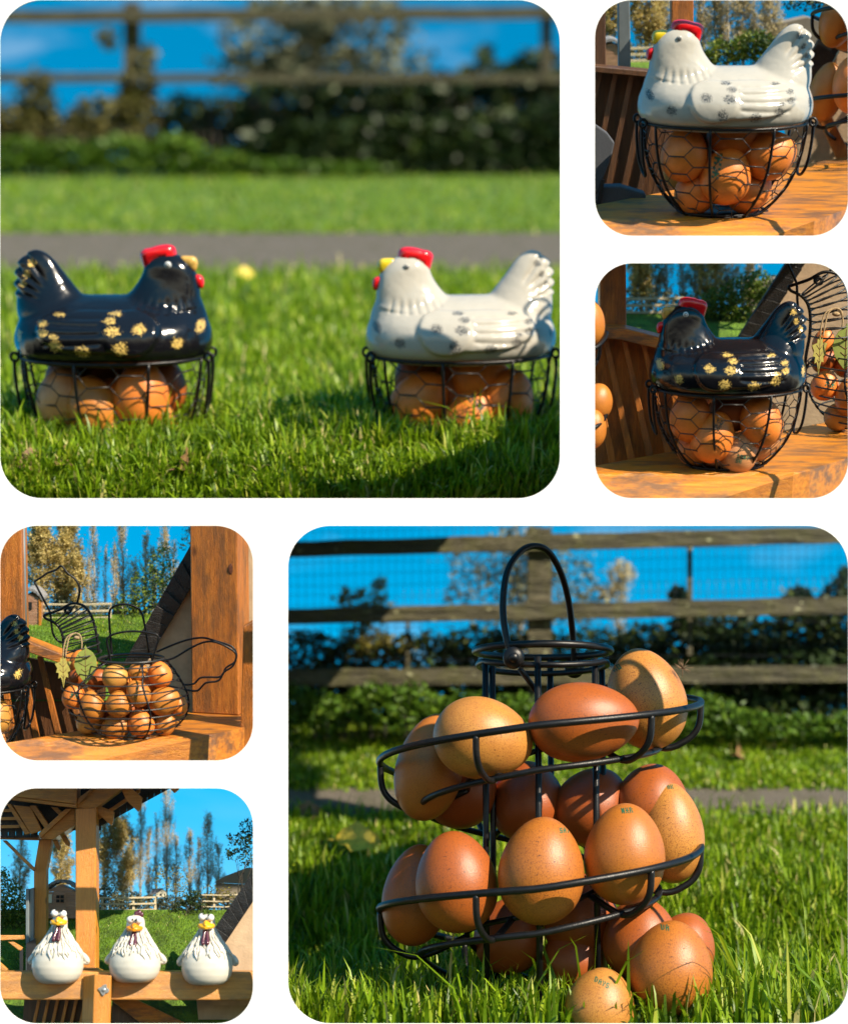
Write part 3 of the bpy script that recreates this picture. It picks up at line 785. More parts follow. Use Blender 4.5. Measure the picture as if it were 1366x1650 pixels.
for (x0, x1, y0, y1) in ((1107, 1115, 882, 1060), (654, 660, 990, 1090)):
    board(L6, 'thin_post', [(x0, y0), (x1, y0), (x1, y1), (x0, y1)], FY + 62, 8, M['old_rail'], ft, fb)
mb = MB()
for x in np.arange(440, 1440, 13.2):
    mb.tube([L6.at(x + .5 * math.sin(x), 850, FY + 72) - fb, L6.at(x + .8 * math.sin(x * .3), 1120, FY + 72) - fb], .55, 4)
for y in np.arange(856, 1110, 17.5):
    mb.tube([L6.at(x, y + 2.0 * math.sin(x * .012 + y) - (x - 436) * .012, FY + 72) - fb for x in range(440, 1441, 50)], .6, 4)
tag(link('wire_netting', mb.mesh('wire_netting'), M['dark_metal'], ft), kind='stuff')

def hang(pl, p0, h, spread, n, r, sway=6):
    out = []
    for i in range(n):
        q = Vector(p0) + Vector((random.uniform(-spread, spread), random.uniform(-20, 20), 0))
        out.append(([q, q + Vector((random.uniform(-sway, sway), 0, h * .5)), q + Vector((random.uniform(-2 * sway, 2 * sway), 0, h))], r, r * .4))
    return out
def B(pl, x, y, Y): return tuple(pl.at(x, y, Y))
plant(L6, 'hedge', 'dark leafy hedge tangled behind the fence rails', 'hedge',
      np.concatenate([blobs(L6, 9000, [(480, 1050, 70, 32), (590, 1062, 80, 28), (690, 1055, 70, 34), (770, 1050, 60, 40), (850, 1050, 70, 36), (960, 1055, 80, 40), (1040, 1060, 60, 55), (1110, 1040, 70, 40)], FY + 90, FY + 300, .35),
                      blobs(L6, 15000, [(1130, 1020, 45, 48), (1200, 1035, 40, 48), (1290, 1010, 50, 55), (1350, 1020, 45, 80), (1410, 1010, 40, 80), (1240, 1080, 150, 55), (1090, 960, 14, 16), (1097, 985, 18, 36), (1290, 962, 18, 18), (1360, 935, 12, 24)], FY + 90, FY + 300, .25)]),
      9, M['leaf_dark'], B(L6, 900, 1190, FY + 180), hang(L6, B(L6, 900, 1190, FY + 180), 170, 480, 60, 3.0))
plant(L6, 'undergrowth', 'bright nettle-like growth along the foot of the fence', 'undergrowth',
      blobs(L6, 9000, [(470, 1140, 50, 36), (530, 1150, 40, 30), (600, 1135, 40, 34), (660, 1140, 50, 36), (740, 1150, 50, 34), (840, 1150, 70, 30), (950, 1155, 70, 28), (1120, 1150, 70, 32), (1200, 1165, 50, 22), (1290, 1170, 70, 20), (1390, 1165, 50, 22)], FY - 90, FY - 12, .2),
      8, M['leaf_low'], B(L6, 700, 1195, FY - 60), hang(L6, B(L6, 800, 1190, FY - 60), 60, 420, 50, 2.0))
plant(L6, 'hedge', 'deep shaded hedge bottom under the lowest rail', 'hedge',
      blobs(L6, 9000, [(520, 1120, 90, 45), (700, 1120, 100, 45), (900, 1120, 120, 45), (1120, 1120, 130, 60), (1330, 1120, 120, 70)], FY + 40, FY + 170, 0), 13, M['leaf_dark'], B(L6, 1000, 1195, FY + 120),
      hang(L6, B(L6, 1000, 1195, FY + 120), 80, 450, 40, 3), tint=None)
plant(L6, 'yellow_bush', 'yellow-leaved bush rising behind the left end of the fence', 'bush',
      blobs(L6, 1500, [(585, 970, 46, 18), (560, 958, 14, 12), (612, 945, 13, 16), (600, 990, 40, 14), (585, 1030, 36, 28), (620, 1040, 50, 18)], FY + 120, FY + 220, .35), 7.5, M['leaf_yellow'], B(L6, 590, 1120, FY + 170), hang(L6, B(L6, 590, 1110, FY + 170), 170, 60, 14, 2.6))
def bare_tree(pl, base_px, top_px, Y, seed, spread=60, r=8, twigs=16, lv=4):
    """trunk and forked limbs as tubes; returns stem list and twig end points"""
    rr = random.Random(seed); st = []; ends = []
    b = pl.at(*base_px, Y); t = pl.at(*top_px, Y); H = (t - b).length
    st.append(([b + (t - b) * f + Vector((rr.uniform(-1, 1), rr.uniform(-1, 1), 0)) * H * .02 for f in np.linspace(0, 1, 7)], r, r * .15))
    for i in range(twigs):
        f = rr.uniform(.2, .92); q = b + (t - b) * f
        a = rr.uniform(0, 2 * math.pi); L = spread * (1.1 - f * .7) * rr.uniform(.6, 1.2)
        e = q + Vector((math.cos(a) * L, math.sin(a) * L, L * rr.uniform(.5, 1.4)))
        mid = q + (e - q) * .5 + Vector((0, 0, -L * .08))
        st.append(([q, mid, e], r * (1 - f) * .45 + .5, .4))
        for k in range(lv):
            s = q + (e - q) * rr.uniform(.3, 1)
            e2 = s + Vector((rr.uniform(-1, 1), rr.uniform(-1, 1), rr.uniform(.2, 1.3))) * L * .4
            st.append(([s, e2], .8, .3)); ends.append(e2); ends.append((s + e2) / 2)
        ends.append(e)
    return st, ends
def tree(pl, label, base_px, top_px, Y, P, size, m, seed, bark='bark', spread=60, r=8, twigs=16, name='tree', group=None, fl=3, jitter=10, part='crown'):
    st, ends = bare_tree(pl, base_px, top_px, Y, seed, spread, r, twigs)
    base = st[0][0][0]
    t = thing(name, pl.mat(base), label, 'tree', group)
    mb = MB(); mb.tube([p - base for p in st[0][0]], list(np.linspace(st[0][1], st[0][2], 7)), 7); link('trunk', mb.mesh('trunk'), M[bark], t)
    mb = MB()
    for pts, a, b in st[1:]: mb.tube([p - base for p in pts], list(np.linspace(a, b, len(pts))), 4)
    tag(link('limbs', mb.mesh('limbs'), M[bark], t), kind='stuff')
    E = np.array([tuple(e) for e in ends for _ in range(fl)]); E = E + rng.normal(0, jitter, E.shape)
    if P is not None: E = np.concatenate([E, P])
    tag(leaves(part, E - np.array(base), size, m, t), kind='stuff')
    return t
tree(L6, 'thin grey-green tree crown showing above the fence behind the stand handle', (840, 1190), (845, 850), FY + 330,
     blobs(L6, 3200, [(760, 905, 38, 36), (800, 940, 50, 40), (850, 915, 60, 50), (905, 925, 50, 50), (740, 960, 25, 22), (840, 870, 60, 25), (945, 960, 35, 25), (870, 990, 110, 25)], FY + 250, FY + 420, .45), 7, M['leaf_grey'], 5, 'bark', 110, 12, 26)
tree(L6, 'slim sparse tree showing right of the stand handle above the fence', (1000, 1190), (995, 905), FY + 350,
     blobs(L6, 700, [(1000, 925, 22, 22), (985, 955, 26, 16)], FY + 300, FY + 400, .45), 6, M['leaf_haze'], 9, 'bark', 34, 6, 12)
# grass
k6 = lambda x, y, P: (P[:, 1] > -172)
for a in ((430, 1440, 1420, 1760, 28000, 78, 6.4), (430, 1440, 1326, 1470, 15000, 34, 5.0), (430, 1440, 1304, 1330, 600, 32, 5), (430, 1440, 1168, 1272, 13000, 16, 5), (430, 1440, 1262, 1276, 500, 14, 5)):
    nm = 'grass'; x0, x1, y0, y1, n, h, w = a
    tag(grass(L6, nm, x0, x1, y0, y1, n, h, w, M['grass'], keep=k6, far_grow=.3), 'green grass blades growing round the spiral egg stand', kind='stuff')

tag(grass(L6, 'grass', 640, 1380, 1600, 1680, 170, 165, 6.5, M['grass'], lean=.5, tint=(.35, .85), keep=k6), 'long pale grass blades rising in front of the lowest eggs', kind='stuff')
# the stand
SO = L6.hit(872, 1640)
SY = SO.y
def sp(px, py, Y=0.0):
    return L6.at(px, py, SY + Y) - SO
def helix_pt(al, Rr, drop=0.0):
    x = 870 + Rr * math.sin(R(al)); Y = -Rr * math.cos(R(al)) * .85
    xx = 870 + (x - 870) / (1 + Y / FPX)
    return sp(xx, outer_y(al) + drop, Y)
def build_stand():
    t = thing('spiral_egg_stand', L6.mat(SO), 'black wire spiral egg stand with arched handle standing in grass', 'egg stand')
    P = [helix_pt(a, 258 if a < 455 else 258 - (a - 455) * 1.2) for a in np.arange(-272, 512, 6)]
    link('outer_rail', MB().tube(P, 6.0, 10).mesh('outer_rail'), M['wire'], t)
    P = [helix_pt(a, 192, 72) for a in np.arange(-200, 500, 6)]
    link('lower_rail', MB().tube(P, 5.4, 10).mesh('lower_rail'), M['wire'], t)
    P = [helix_pt(a, 118, 40) for a in np.arange(-200, 500, 8)]
    link('inner_rail', MB().tube(P, 4.6, 8).mesh('inner_rail'), M['wire'], t)
    for al in (-262, -215, -150, -92, -22, 41, 88, 140, 205, 268, 338, 401, 448):
        if al > 500: continue
        p0 = helix_pt(al, 258, 2); p3 = helix_pt(al, 192, 74); p4 = helix_pt(al, 118, 42)
        c1 = helix_pt(al, 254, 40); c2 = helix_pt(al, 232, 64)
        link('bracket', MB().tube(spline([p0, c1, c2, p3, p4], 5), 5.4, 8).mesh('bracket'), M['wire'], t)
    for x, Y, y0 in ((782, -45, 1062), (793, 55, 1066), (866, -108, 1058), (886, 108, 1062), (958, -55, 1060), (969, 40, 1062)):
        Z1 = sp(x, y0, Y); Z0 = Vector((Z1.x, Z1.y, -6))
        link('upright', MB().tube([Z0, Z1], 5.2, 8).mesh('upright'), M['wire'], t)
    ringp = lambda yy, Rr: [Vector((sp(874, yy, 0).x + Rr * math.sin(a), -Rr * math.cos(a), sp(874, yy, 0).z)) for a in np.linspace(0, 2 * math.pi, 49)[:-1]]
    rp = ringp(1049, 111)
    for v in rp: v.z -= v.y * .07
    link('top_ring', MB().tube(rp, 6.0, 10, True).mesh('top_ring'), M['wire'], t)
    rp = ringp(1076, 106)
    for v in rp: v.z += -abs(v.y + 40) * .12 + 10
    link('second_ring', MB().tube(rp, 5.0, 8, True).mesh('second_ring'), M['wire'], t)
    link('base_ring', MB().tube([Vector((p.x, p.y, 4)) for p in ringp(1049, 111)], 5.5, 8, True).mesh('base_ring'), M['wire'], t)
    H = [sp(827, 1062, -98), sp(816, 1030, -92), sp(810, 980, -75), sp(816, 925, -55), sp(835, 892, -35), sp(858, 880, -15), sp(882, 888, 5), sp(902, 920, 30), sp(915, 965, 55), sp(922, 1020, 80), sp(925, 1068, 92)]
    h = link('handle', MB().tube(spline(H, 6), 5.6, 10).mesh('handle'), M['wire'], t)
    for (x, y, Y) in ((827, 1060, -106), (925, 1076, 100)):
        c = sp(x, y, Y)
        mb = MB().ball(c, 17, 9, 18, 18, 10); mb.ball(c + Vector((0, -8, 0)), 8, 5, 8, 12, 8)
        link('knob', mb.mesh('knob'), M['wire'], h)
    P = [sp(838, 1078, -104), sp(862, 1112, -70), sp(868, 1118, -30)]
    link('strut', MB().tube(P, 4.6, 8).mesh('strut'), M['wire'], t)
    return t
STAND = build_stand()
S6 = 'eggs in the spiral egg stand'
E6 = [
 (692, 1236, 0, 55, 88, 12, ORANGE, .25, 'tan egg at the left end of the upper coil of the spiral stand', None),
 (778, 1190, -148, 67, 82, 100, TAN, .45, 'pale tan egg lying sideways in the upper coil, left of the orange-brown one', None),
 (940, 1163, -158, 65, 91, 86, BROWN, .55, 'orange-brown egg lying flat in the middle of the upper coil', None),
 (1040, 1126, -35, 65, 84, -14, TAN, .6, 'tan upright egg with wisp of down, highest on the stand', ('KO', -.55, .72, .055)),
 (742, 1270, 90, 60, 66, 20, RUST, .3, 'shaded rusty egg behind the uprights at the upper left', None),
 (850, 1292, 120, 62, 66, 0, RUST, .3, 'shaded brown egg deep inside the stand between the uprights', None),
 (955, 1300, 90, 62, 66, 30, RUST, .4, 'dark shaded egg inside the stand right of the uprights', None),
 (670, 1442, 0, 54, 82, 8, BROWN, .4, 'brown egg at the left end of the lower coil, half behind another', ('EA', .25, .88, .06)),
 (735, 1421, -125, 67, 82, -6, BROWN, .8, 'brown freckled egg second from the left in the lower coil', None),
 (872, 1403, -170, 70, 87, 6, ORANGE, .75, 'large orange-brown egg with black speck, centre of the lower coil', ('SAY', .42, .80, .045)),
 (1006, 1376, -135, 66, 82, 4, ORANGE, .35, 'smooth orange egg with green print on top in the lower coil', ('N*R', -.05, .87, .05)),
 (1080, 1341, 20, 54, 82, -4, TAN, .9, 'freckled tan egg at the right end of the lower coil', ('AK', .05, .90, .05)),
 (1050, 1292, 60, 60, 62, 10, BROWN, .9, 'brown freckled egg behind the right end of the lower coil', None),
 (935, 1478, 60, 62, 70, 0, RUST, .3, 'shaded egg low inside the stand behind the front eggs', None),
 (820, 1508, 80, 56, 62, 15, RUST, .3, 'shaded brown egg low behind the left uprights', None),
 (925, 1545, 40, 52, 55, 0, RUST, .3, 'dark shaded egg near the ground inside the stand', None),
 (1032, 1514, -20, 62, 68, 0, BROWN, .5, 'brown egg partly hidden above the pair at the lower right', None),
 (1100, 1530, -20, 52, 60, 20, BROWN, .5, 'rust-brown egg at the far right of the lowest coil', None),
 (1080, 1560, -130, 68, 76, 8, ORANGE, .95, 'freckled orange egg low at the right behind grass blades', ('DA', -.3, .86, .05)),
 (966, 1622, -175, 57, 62, 12, TAN, .6, 'pale tan egg with green print, lowest egg down in the grass', ('DAYS', -.15, .68, .055)),
]
for px, py, Y, a, b, ang, col, fr, lab, stp in E6:
    col = (col[0] * .82, col[1] * .74, col[2] * .7); fr = min(1, fr * 1.4 + .1)
    r, L = a, b
    Y = Y * SD; p = L6.at(px, py, SY + Y); k = 1 + (SY + Y) / FPX
    e = put_egg(L6.M @ Matrix.Translation(p) @ Matrix.Rotation(R(ang), 4, 'Y') @ Matrix.Diagonal((r * k, r * k, L * k, 1)), col, fr, lab, S6, EGG_BIG)
    if stp: add_stamp(e, [stp[0]], stp[1], stp[2], stp[3] * .5, L / r, rot=random.uniform(-15, 15))
mb = MB(); c = L6.at(1099, 1078, SY - 60)
for k in range(26):
    d = Vector((random.uniform(-.5, 1), random.uniform(-.6, .3), random.uniform(-.5, 1.2))).normalized() * random.uniform(8, 20)
    mb.tube([Vector((0, 0, 0)), d * .5 + Vector((0, 0, 1)), d], [.5, .4, .2], 3)
o = link('down_feather', mb.mesh('down_feather'), M['down']); o.matrix_world = L6.mat(c); tag(o, 'tiny wisp of brown down stuck to the highest egg', 'feather')
def fallen_leaf(pl, px, py, size, m, label, yaw=0, lift=6, tilt=25, group=None):
    p = pl.hit(px, py) + Vector((0, 0, lift))
    mb = MB(); n = 7; top = []; bot = []
    for i in range(n + 1):
        f = i / n; w = math.sin(math.pi * min(1, f * 1.02)) ** .8 * .33 * (1 + .2 * math.sin(i * 2.4))
        z = .10 * math.sin(f * 5)
        top.append((f - .5, w, z + .12)); bot.append((f - .5, -w, z + .08))
    V = []
    for i in range(n + 1):
        V += [tuple(size * q for q in top[i]), tuple(size * q for q in ((i / n - .5), 0, .10 * math.sin(i / n * 5))), tuple(size * q for q in bot[i])]
    F = []
    for i in range(n): F += [(3 * i, 3 * i + 1, 3 * i + 4, 3 * i + 3), (3 * i + 1, 3 * i + 2, 3 * i + 5, 3 * i + 4)]
    mb.add(V, F); mb.tube([(-.5 * size, 0, 0), (-.72 * size, 0, .03 * size)], .02 * size, 4)
    o = link('fallen_leaf', mb.mesh('fallen_leaf'), m); o.matrix_world = pl.mat(p, yaw) @ Matrix.Rotation(R(tilt), 4, 'X')
    return tag(o, label, 'leaf', group)
fallen_leaf(L6, 578, 1405, 92, M['fallen_yellow'], 'bright yellow fallen leaf lying in grass left of the spiral stand', -15, 62, 55)
fallen_leaf(L6, 548, 1590, 70, M['dead_leaf'], 'dull brown fallen leaf deep in grass at the stand lower left', 40, 22, 40)
fallen_leaf(L6, 1190, 1226, 70, M['dead_leaf'], 'brown fallen leaf on the far lawn beyond the stand', 60, 14, 60)
fallen_leaf(L6, 500, 1322, 70, M['dead_leaf'], 'brown curled leaf beside the grey path', 10, 14, 50)

# ================================================================== large upper left opening: two hens on baskets on the lawn
def g1(X, Y): return -0.6 * np.clip(-Y - 150, 0, None)
L1 = Place(460, 735, 3.70, 13.0, g1)
ground(L1, 'lawn', -120, 926, 438, 820, 50, 50, M['lawn'], label='lawn under the two hen baskets')
ground(L1, 'path', -120, 926, 374, 438, 24, 8, M['path'], label='grey path beyond the two hen baskets')
ground(L1, 'lawn', -120, 926, 255, 374, 24, 24, M['lawn_far'], label='sunlit lawn in front of the blurred hedge')
HY = L1.hit(460, 284).y
ft, fb = fence(L1, 'weathered brown rail fence far behind the two hens', [(-120, 17, 38, 926, 10, 31), (-120, 117, 133, 926, 120, 134), (-120, 200, 226, 240, 202, 224)],
               [(199, 224, 2, 262), (872, 890, 2, 285)], HY + 60, M['old_rail'], M['old_rail'], 60, 90, 4)
kk = 1 + HY / FPX
plant(L1, 'hedge', 'dark blurred hedge along the back of the lawn', 'hedge',
      np.concatenate([blobs(L1, 9000, [(380, 220, 80, 60), (460, 200, 80, 75), (560, 200, 90, 80), (660, 205, 90, 80), (760, 200, 90, 85), (850, 195, 70, 95), (905, 200, 22, 90), (300, 200, 50, 50), (640, 160, 60, 35)], HY + 180, HY + 700, .12),
                      blobs(L1, 7000, [(500, 245, 100, 45), (650, 240, 130, 48), (800, 235, 120, 55), (880, 225, 45, 60)], HY + 40, HY + 180, 0)]), 10 * kk, M['leaf_dark'], B(L1, 600, 286, HY + 200),
      hang(L1, B(L1, 600, 286, HY + 200), 120 * kk, 300 * kk, 40, 3 * kk))
plant(L1, 'bramble', 'yellow-brown bramble bush around the left fence post', 'bush',
      blobs(L1, 3600, [(60, 165, 36, 45), (40, 205, 60, 40), (170, 200, 60, 45), (225, 170, 32, 70), (120, 215, 90, 30), (-40, 200, 60, 45), (175, 60, 16, 18), (240, 90, 14, 20)], HY + 40, HY + 300, .2), 8 * kk, M['leaf_bramble'], B(L1, 140, 286, HY + 120), hang(L1, B(L1, 140, 284, HY + 120), 100 * kk, 120 * kk, 20, 2 * kk))
plant(L1, 'undergrowth', 'bright green growth under the fence on the left', 'undergrowth',
      blobs(L1, 4200, [(20, 250, 60, 26), (110, 252, 60, 25), (200, 250, 60, 28), (280, 250, 50, 30), (350, 262, 60, 18), (440, 268, 60, 12), (560, 270, 60, 8), (-60, 250, 60, 28)], HY - 150, HY + 20, .1), 7 * kk, M['leaf_low'], B(L1, 200, 284, HY - 60), hang(L1, B(L1, 180, 284, HY - 60), 30 * kk, 200 * kk, 20, 1.6 * kk))
tree(L1, 'grey-green blurred tree behind the middle of the far fence', (495, 286), (500, 0), HY + 800,
     blobs(L1, 2600, [(450, 60, 90, 60), (580, 50, 90, 60), (500, 110, 130, 40), (400, 110, 60, 40), (640, 110, 60, 40), (520, 5, 90, 35)], HY + 500, HY + 1100, .5), 9 * kk, M['leaf_grey'], 3, 'bark', 100 * kk, 12 * kk, 24, jitter=30)
plant(L1, 'shrub', 'low shrub showing sky gaps at the right of the hedge', 'shrub',
      blobs(L1, 1300, [(700, 140, 60, 22), (800, 130, 60, 28), (870, 120, 40, 40), (780, 90, 14, 20)], HY + 400, HY + 800, .4), 8 * kk, M['leaf_dark'], B(L1, 800, 286, HY + 500), hang(L1, B(L1, 800, 284, HY + 500), 120 * kk, 100 * kk, 12, 2 * kk))
k1 = lambda x, y, P: np.ones(len(P), bool)
for (x0, x1, y0, y1, n, h, w) in ((-60, 912, 690, 752, 12500, 74, 5.4), (-60, 912, 748, 830, 10000, 52, 5.6), (-60, 912, 560, 700, 9000, 48, 5.0), (-60, 912, 450, 580, 9500, 38, 5.5), (-60, 912, 434, 452, 700, 34, 5), (-60, 912, 366, 378, 500, 18, 5), (-60, 912, 284, 378, 7000, 16, 5)):
    tag(grass(L1, 'grass', x0, x1, y0, y1, n, h, w, M['grass'], far_grow=.35), 'green grass blades growing round the two hen baskets', kind='stuff')
def hen_on_basket(pl, px, py, k, yaw, kind, hl, bl, zs=1.0, eggs=(), place='', p=None, hz=None):
    p = pl.hit(px, py - 22) + Vector((0, 0, -26)) if p is None else p
    mb_ = pl.mat(p, yaw, k, zs)
    make_basket(mb_, bl)
    make_hen(kind, mb_ @ Matrix.Translation((0, 0, BH + 3)) @ Matrix.Diagonal((1, 1, (hz or zs) / zs, 1)), hl)
    basket_eggs(pl.mat(p, 0, k, zs), eggs, place)
    return p
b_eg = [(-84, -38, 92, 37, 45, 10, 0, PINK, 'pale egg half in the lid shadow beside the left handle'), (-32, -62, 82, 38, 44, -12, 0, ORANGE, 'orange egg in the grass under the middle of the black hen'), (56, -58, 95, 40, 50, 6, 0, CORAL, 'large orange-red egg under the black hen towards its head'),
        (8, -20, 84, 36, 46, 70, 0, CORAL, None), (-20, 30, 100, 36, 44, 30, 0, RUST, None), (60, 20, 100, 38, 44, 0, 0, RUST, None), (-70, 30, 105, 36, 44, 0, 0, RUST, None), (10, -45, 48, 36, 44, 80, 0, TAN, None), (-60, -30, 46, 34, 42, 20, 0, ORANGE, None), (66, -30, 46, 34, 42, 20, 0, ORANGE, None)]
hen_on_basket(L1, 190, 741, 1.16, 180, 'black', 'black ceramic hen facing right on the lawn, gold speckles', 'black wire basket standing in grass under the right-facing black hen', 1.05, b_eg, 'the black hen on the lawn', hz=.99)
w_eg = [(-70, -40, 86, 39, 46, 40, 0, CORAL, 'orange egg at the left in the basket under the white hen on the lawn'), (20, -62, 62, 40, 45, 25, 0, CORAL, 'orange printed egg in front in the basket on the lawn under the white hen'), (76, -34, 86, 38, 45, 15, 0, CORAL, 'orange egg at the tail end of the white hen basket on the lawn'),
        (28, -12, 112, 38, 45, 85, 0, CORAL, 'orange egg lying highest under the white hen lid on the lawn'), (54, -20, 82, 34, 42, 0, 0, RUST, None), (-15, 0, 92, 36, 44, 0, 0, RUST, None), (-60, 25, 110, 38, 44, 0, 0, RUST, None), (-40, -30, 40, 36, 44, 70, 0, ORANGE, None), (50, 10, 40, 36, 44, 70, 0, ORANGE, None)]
hen_on_basket(L1, 742, 738, 1.13, 8, 'white', 'white ceramic hen facing left on the lawn, grey speckles', 'black wire basket standing in grass under the white hen on the lawn', 1.08, w_eg, 'the white hen on the lawn', hz=.99)
for e in list(COL.objects):
    if e.get('label', '').startswith('orange printed egg'): add_stamp(e, ['SAN'], -.15, .62, .055, 1.2, 'stamp_dark', -20)
fallen_leaf(L1, 60, 778, 75, M['dead_leaf'], 'brown curled dead leaf at the front left of the lawn', 20, 26, 30)
fallen_leaf(L1, 108, 770, 60, M['dead_leaf'], 'brown dead leaf tip beside the curled leaf in the grass', -15, 28, 30)
fallen_leaf(L1, 305, 770, 70, M['dead_leaf'], 'reddish dead leaf under grass blades below the black hen', 60, 20, 60)
fallen_leaf(L1, 396, 458, 60, M['fallen_yellow'], 'blurred yellow leaf on the lawn between the two hens', 20, 30, 50)
# ================================================================== shared builders for the gazebo corner seen in the small openings
def beam_on(pl, label, back, front, bottom, dip, m, name='gazebo_beam', slope=0.75):
    """a rail of the gazebo the baskets stand on: level under the basket, its worn front edge rounded down"""
    g = lambda X, Y: -slope * np.clip(dip - Y, 0, None) * np.clip((dip - Y) / 14, 0, 1)
    nu, nv = 22, 16
    def along(poly, u):
        s = u * (len(poly) - 1); i = min(int(s), len(poly) - 2); f = s - i
        return (poly[i][0] + (poly[i + 1][0] - poly[i][0]) * f, poly[i][1] + (poly[i + 1][1] - poly[i][1]) * f)
    px = []; py = []; fr = []
    for i in range(nu):
        a = along(back, i / (nu - 1)); b = along(front, i / (nu - 1)); fr.append(b)
        for j in range(nv):
            f = j / (nv - 1); px.append(a[0] + (b[0] - a[0]) * f); py.append(a[1] + (b[1] - a[1]) * f)
    P = pl.hits(px, py, g); V = [tuple(p) for p in P]; n = nu * nv
    F = [(i * nv + j, i * nv + j + 1, (i + 1) * nv + j + 1, (i + 1) * nv + j) for i in range(nu - 1) for j in range(nv - 1)]
    # front face and underside
    for i in range(nu):
        k = 1 + P[i * nv + nv - 1][1] / FPX
        drop = max(2.5, (bottom - fr[i][1]) * k)
        q = P[i * nv + nv - 1]; r = P[i * nv]
        V.append((q[0], q[1] + 1, q[2] - drop)); V.append((r[0], r[1], r[2] - 4))
    for i in range(nu - 1):
        a, b = i * nv + nv - 1, (i + 1) * nv + nv - 1
        F.append((a, n + 2 * i, n + 2 * i + 2, b)); F.append((n + 2 * i, n + 2 * i + 1, n + 2 * i + 3, n + 2 * i + 2)); F.append((n + 2 * i + 1, i * nv, (i + 1) * nv, n + 2 * i + 3))
    mb = MB().add(V, F)
    o = link(name, mb.mesh(name, False), m); o.matrix_world = pl.M
    return tag(o, label, 'beam')
def upright_board(pl, name, label, cat, pts, Y, th, m, bevel=2.0):
    base = pl.at(*pts[-1], Y)
    o = board(pl, name, pts, Y, th, m, None, base, bevel); o.matrix_world = pl.mat(base)
    return tag(o, label, cat)
def poplar(pl, label, bx, by, tx, ty, w, Y, n_leaf, m, seed, size=2.2, n_twig=46, bark='bark', group='poplars beyond the lawn', droop=0.0):
    rr = random.Random(seed); b = pl.at(bx, by, Y); t = pl.at(tx, ty, Y); H = (t - b).length; k = 1 + Y / FPX; w *= k
    T = thing('poplar_tree', pl.mat(b), label, 'tree', group)
    up = (t - b)
    mb = MB(); mb.tube([up * f + Vector((rr.uniform(-1, 1), rr.uniform(-1, 1), 0)) * w * .04 for f in np.linspace(0, 1, 9)], list(np.linspace(w * .045 + .8, .3, 9)), 6); link('trunk', mb.mesh('trunk'), M[bark], T)
    tw = MB(); pts = []
    for i in range(n_twig):
        f = rr.uniform(.12, .9); a = rr.uniform(0, 2 * math.pi); q = up * f
        rad = w * .5 * rr.uniform(.4, 1) * (1.0 - max(0, f - .55) * 1.9) * min(1, .45 + f * 1.6)
        L = H * rr.uniform(.14, .28) * (1.15 - f * .6)
        d = Vector((math.cos(a) * rad, math.sin(a) * rad, 0))
        P = [q, q + d * .6 + Vector((0, 0, L * .25)), q + d * .95 + Vector((0, 0, L * .6)), q + d + Vector((0, 0, L))]
        tw.tube(P, [.55, .42, .32, .2], 3)
        for s in np.linspace(.25, 1, 9):
            j = min(2, int(s * 3)); u = s * 3 - j; p = P[j] + (P[j + 1] - P[j]) * min(u, 1)
            pts.append(p); 
            e = p + Vector((rr.uniform(-1, 1), rr.uniform(-1, 1), rr.uniform(-.1, 1.3))) * w * .12
            tw.tube([p, e], [.22, .15], 3); pts.append(e)
    tag(link('limbs', tw.mesh('limbs'), M[bark], T), kind='stuff')
    A = np.array([tuple(p) for p in pts]); A = A[rng.integers(0, len(A), n_leaf)] + rng.normal(0, w * .035 + 1.0, (n_leaf, 3))
    tag(leaves('crown', A, size, m, T, droop=droop), kind='stuff')
    return T
def shrub(pl, name, label, cat, spec, Y, dY, n, size, m, foot, hole=.2, stems=16, sh=30, group=None):
    base = B(pl, foot[0], foot[1], Y + dY / 2)
    return plant(pl, name, label, cat, blobs(pl, n, spec, Y, Y + dY, hole), size, m, base, hang(pl, base, sh, spec[0][2] * 1.1, stems, .9), group=group)
def pale_fence(pl, label, x0, x1, ys, hw, posts, foot, Y, slope=0.0):
    r = [(x0, y - hw, y + hw, x1, y - hw + slope, y + hw + slope) for y in ys]
    return fence(pl, label, r, [(x - 1.6, x + 1.6, ys[0] - hw * 1.2, foot) for x in posts], Y, M['pale_wood'], M['pale_wood'], 3.5, 4, .5)
def verge(pl, label, outer, inner, Y, th, n, wall_pts, wall_label, wall_th=30):
    """sloping gable edge of overlapping dark slates above a rendered wall"""
    (ox0, oy0), (ox1, oy1) = outer; (ix0, iy0), (ix1, iy1) = inner
    base = pl.at(ix0, iy0, Y)
    t = thing('slate_verge', pl.mat(base), label, 'roof edge')
    board(pl, 'verge_board', [(ox0, oy0), (ox1, oy1), (ix1, iy1), (ix0, iy0)], Y, th, M['slate'], t, base)
    for i in range(n):
        f0 = i / n; f1 = (i + 1.18) / n
        o0 = (ox0 + (ox1 - ox0) * f0, oy0 + (oy1 - oy0) * f0); o1 = (ox0 + (ox1 - ox0) * min(f1, 1), oy0 + (oy1 - oy0) * min(f1, 1))
        i0 = (ix0 + (ix1 - ix0) * f0, iy0 + (iy1 - iy0) * f0); i1 = (ix0 + (ix1 - ix0) * min(f1, 1), iy0 + (iy1 - iy0) * min(f1, 1))
        a = [pl.at(*q, Y - 1.5) - base for q in (o0, o1, i1, i0)]
        tl = [1.0, 6.0, 6.0, 1.0]
        mb = MB().slab([p + Vector((0, -d + 1.4 * (i % 3), 0)) for p, d in zip(a, tl)], [p + Vector((0, -d + 4 + 1.4 * (i % 3), 0)) for p, d in zip(a, tl)])
        link('slate', mb.mesh('slate', False), M['slate'], t, bevel=.4)
    wb = pl.at(*wall_pts[-1], Y + th + 1)
    w = board(pl, 'gable_wall', wall_pts, Y + th + 1, wall_th, M['wall'], None, wb); w.matrix_world = pl.mat(wb)
    tag(w, wall_label, 'wall')
    return t

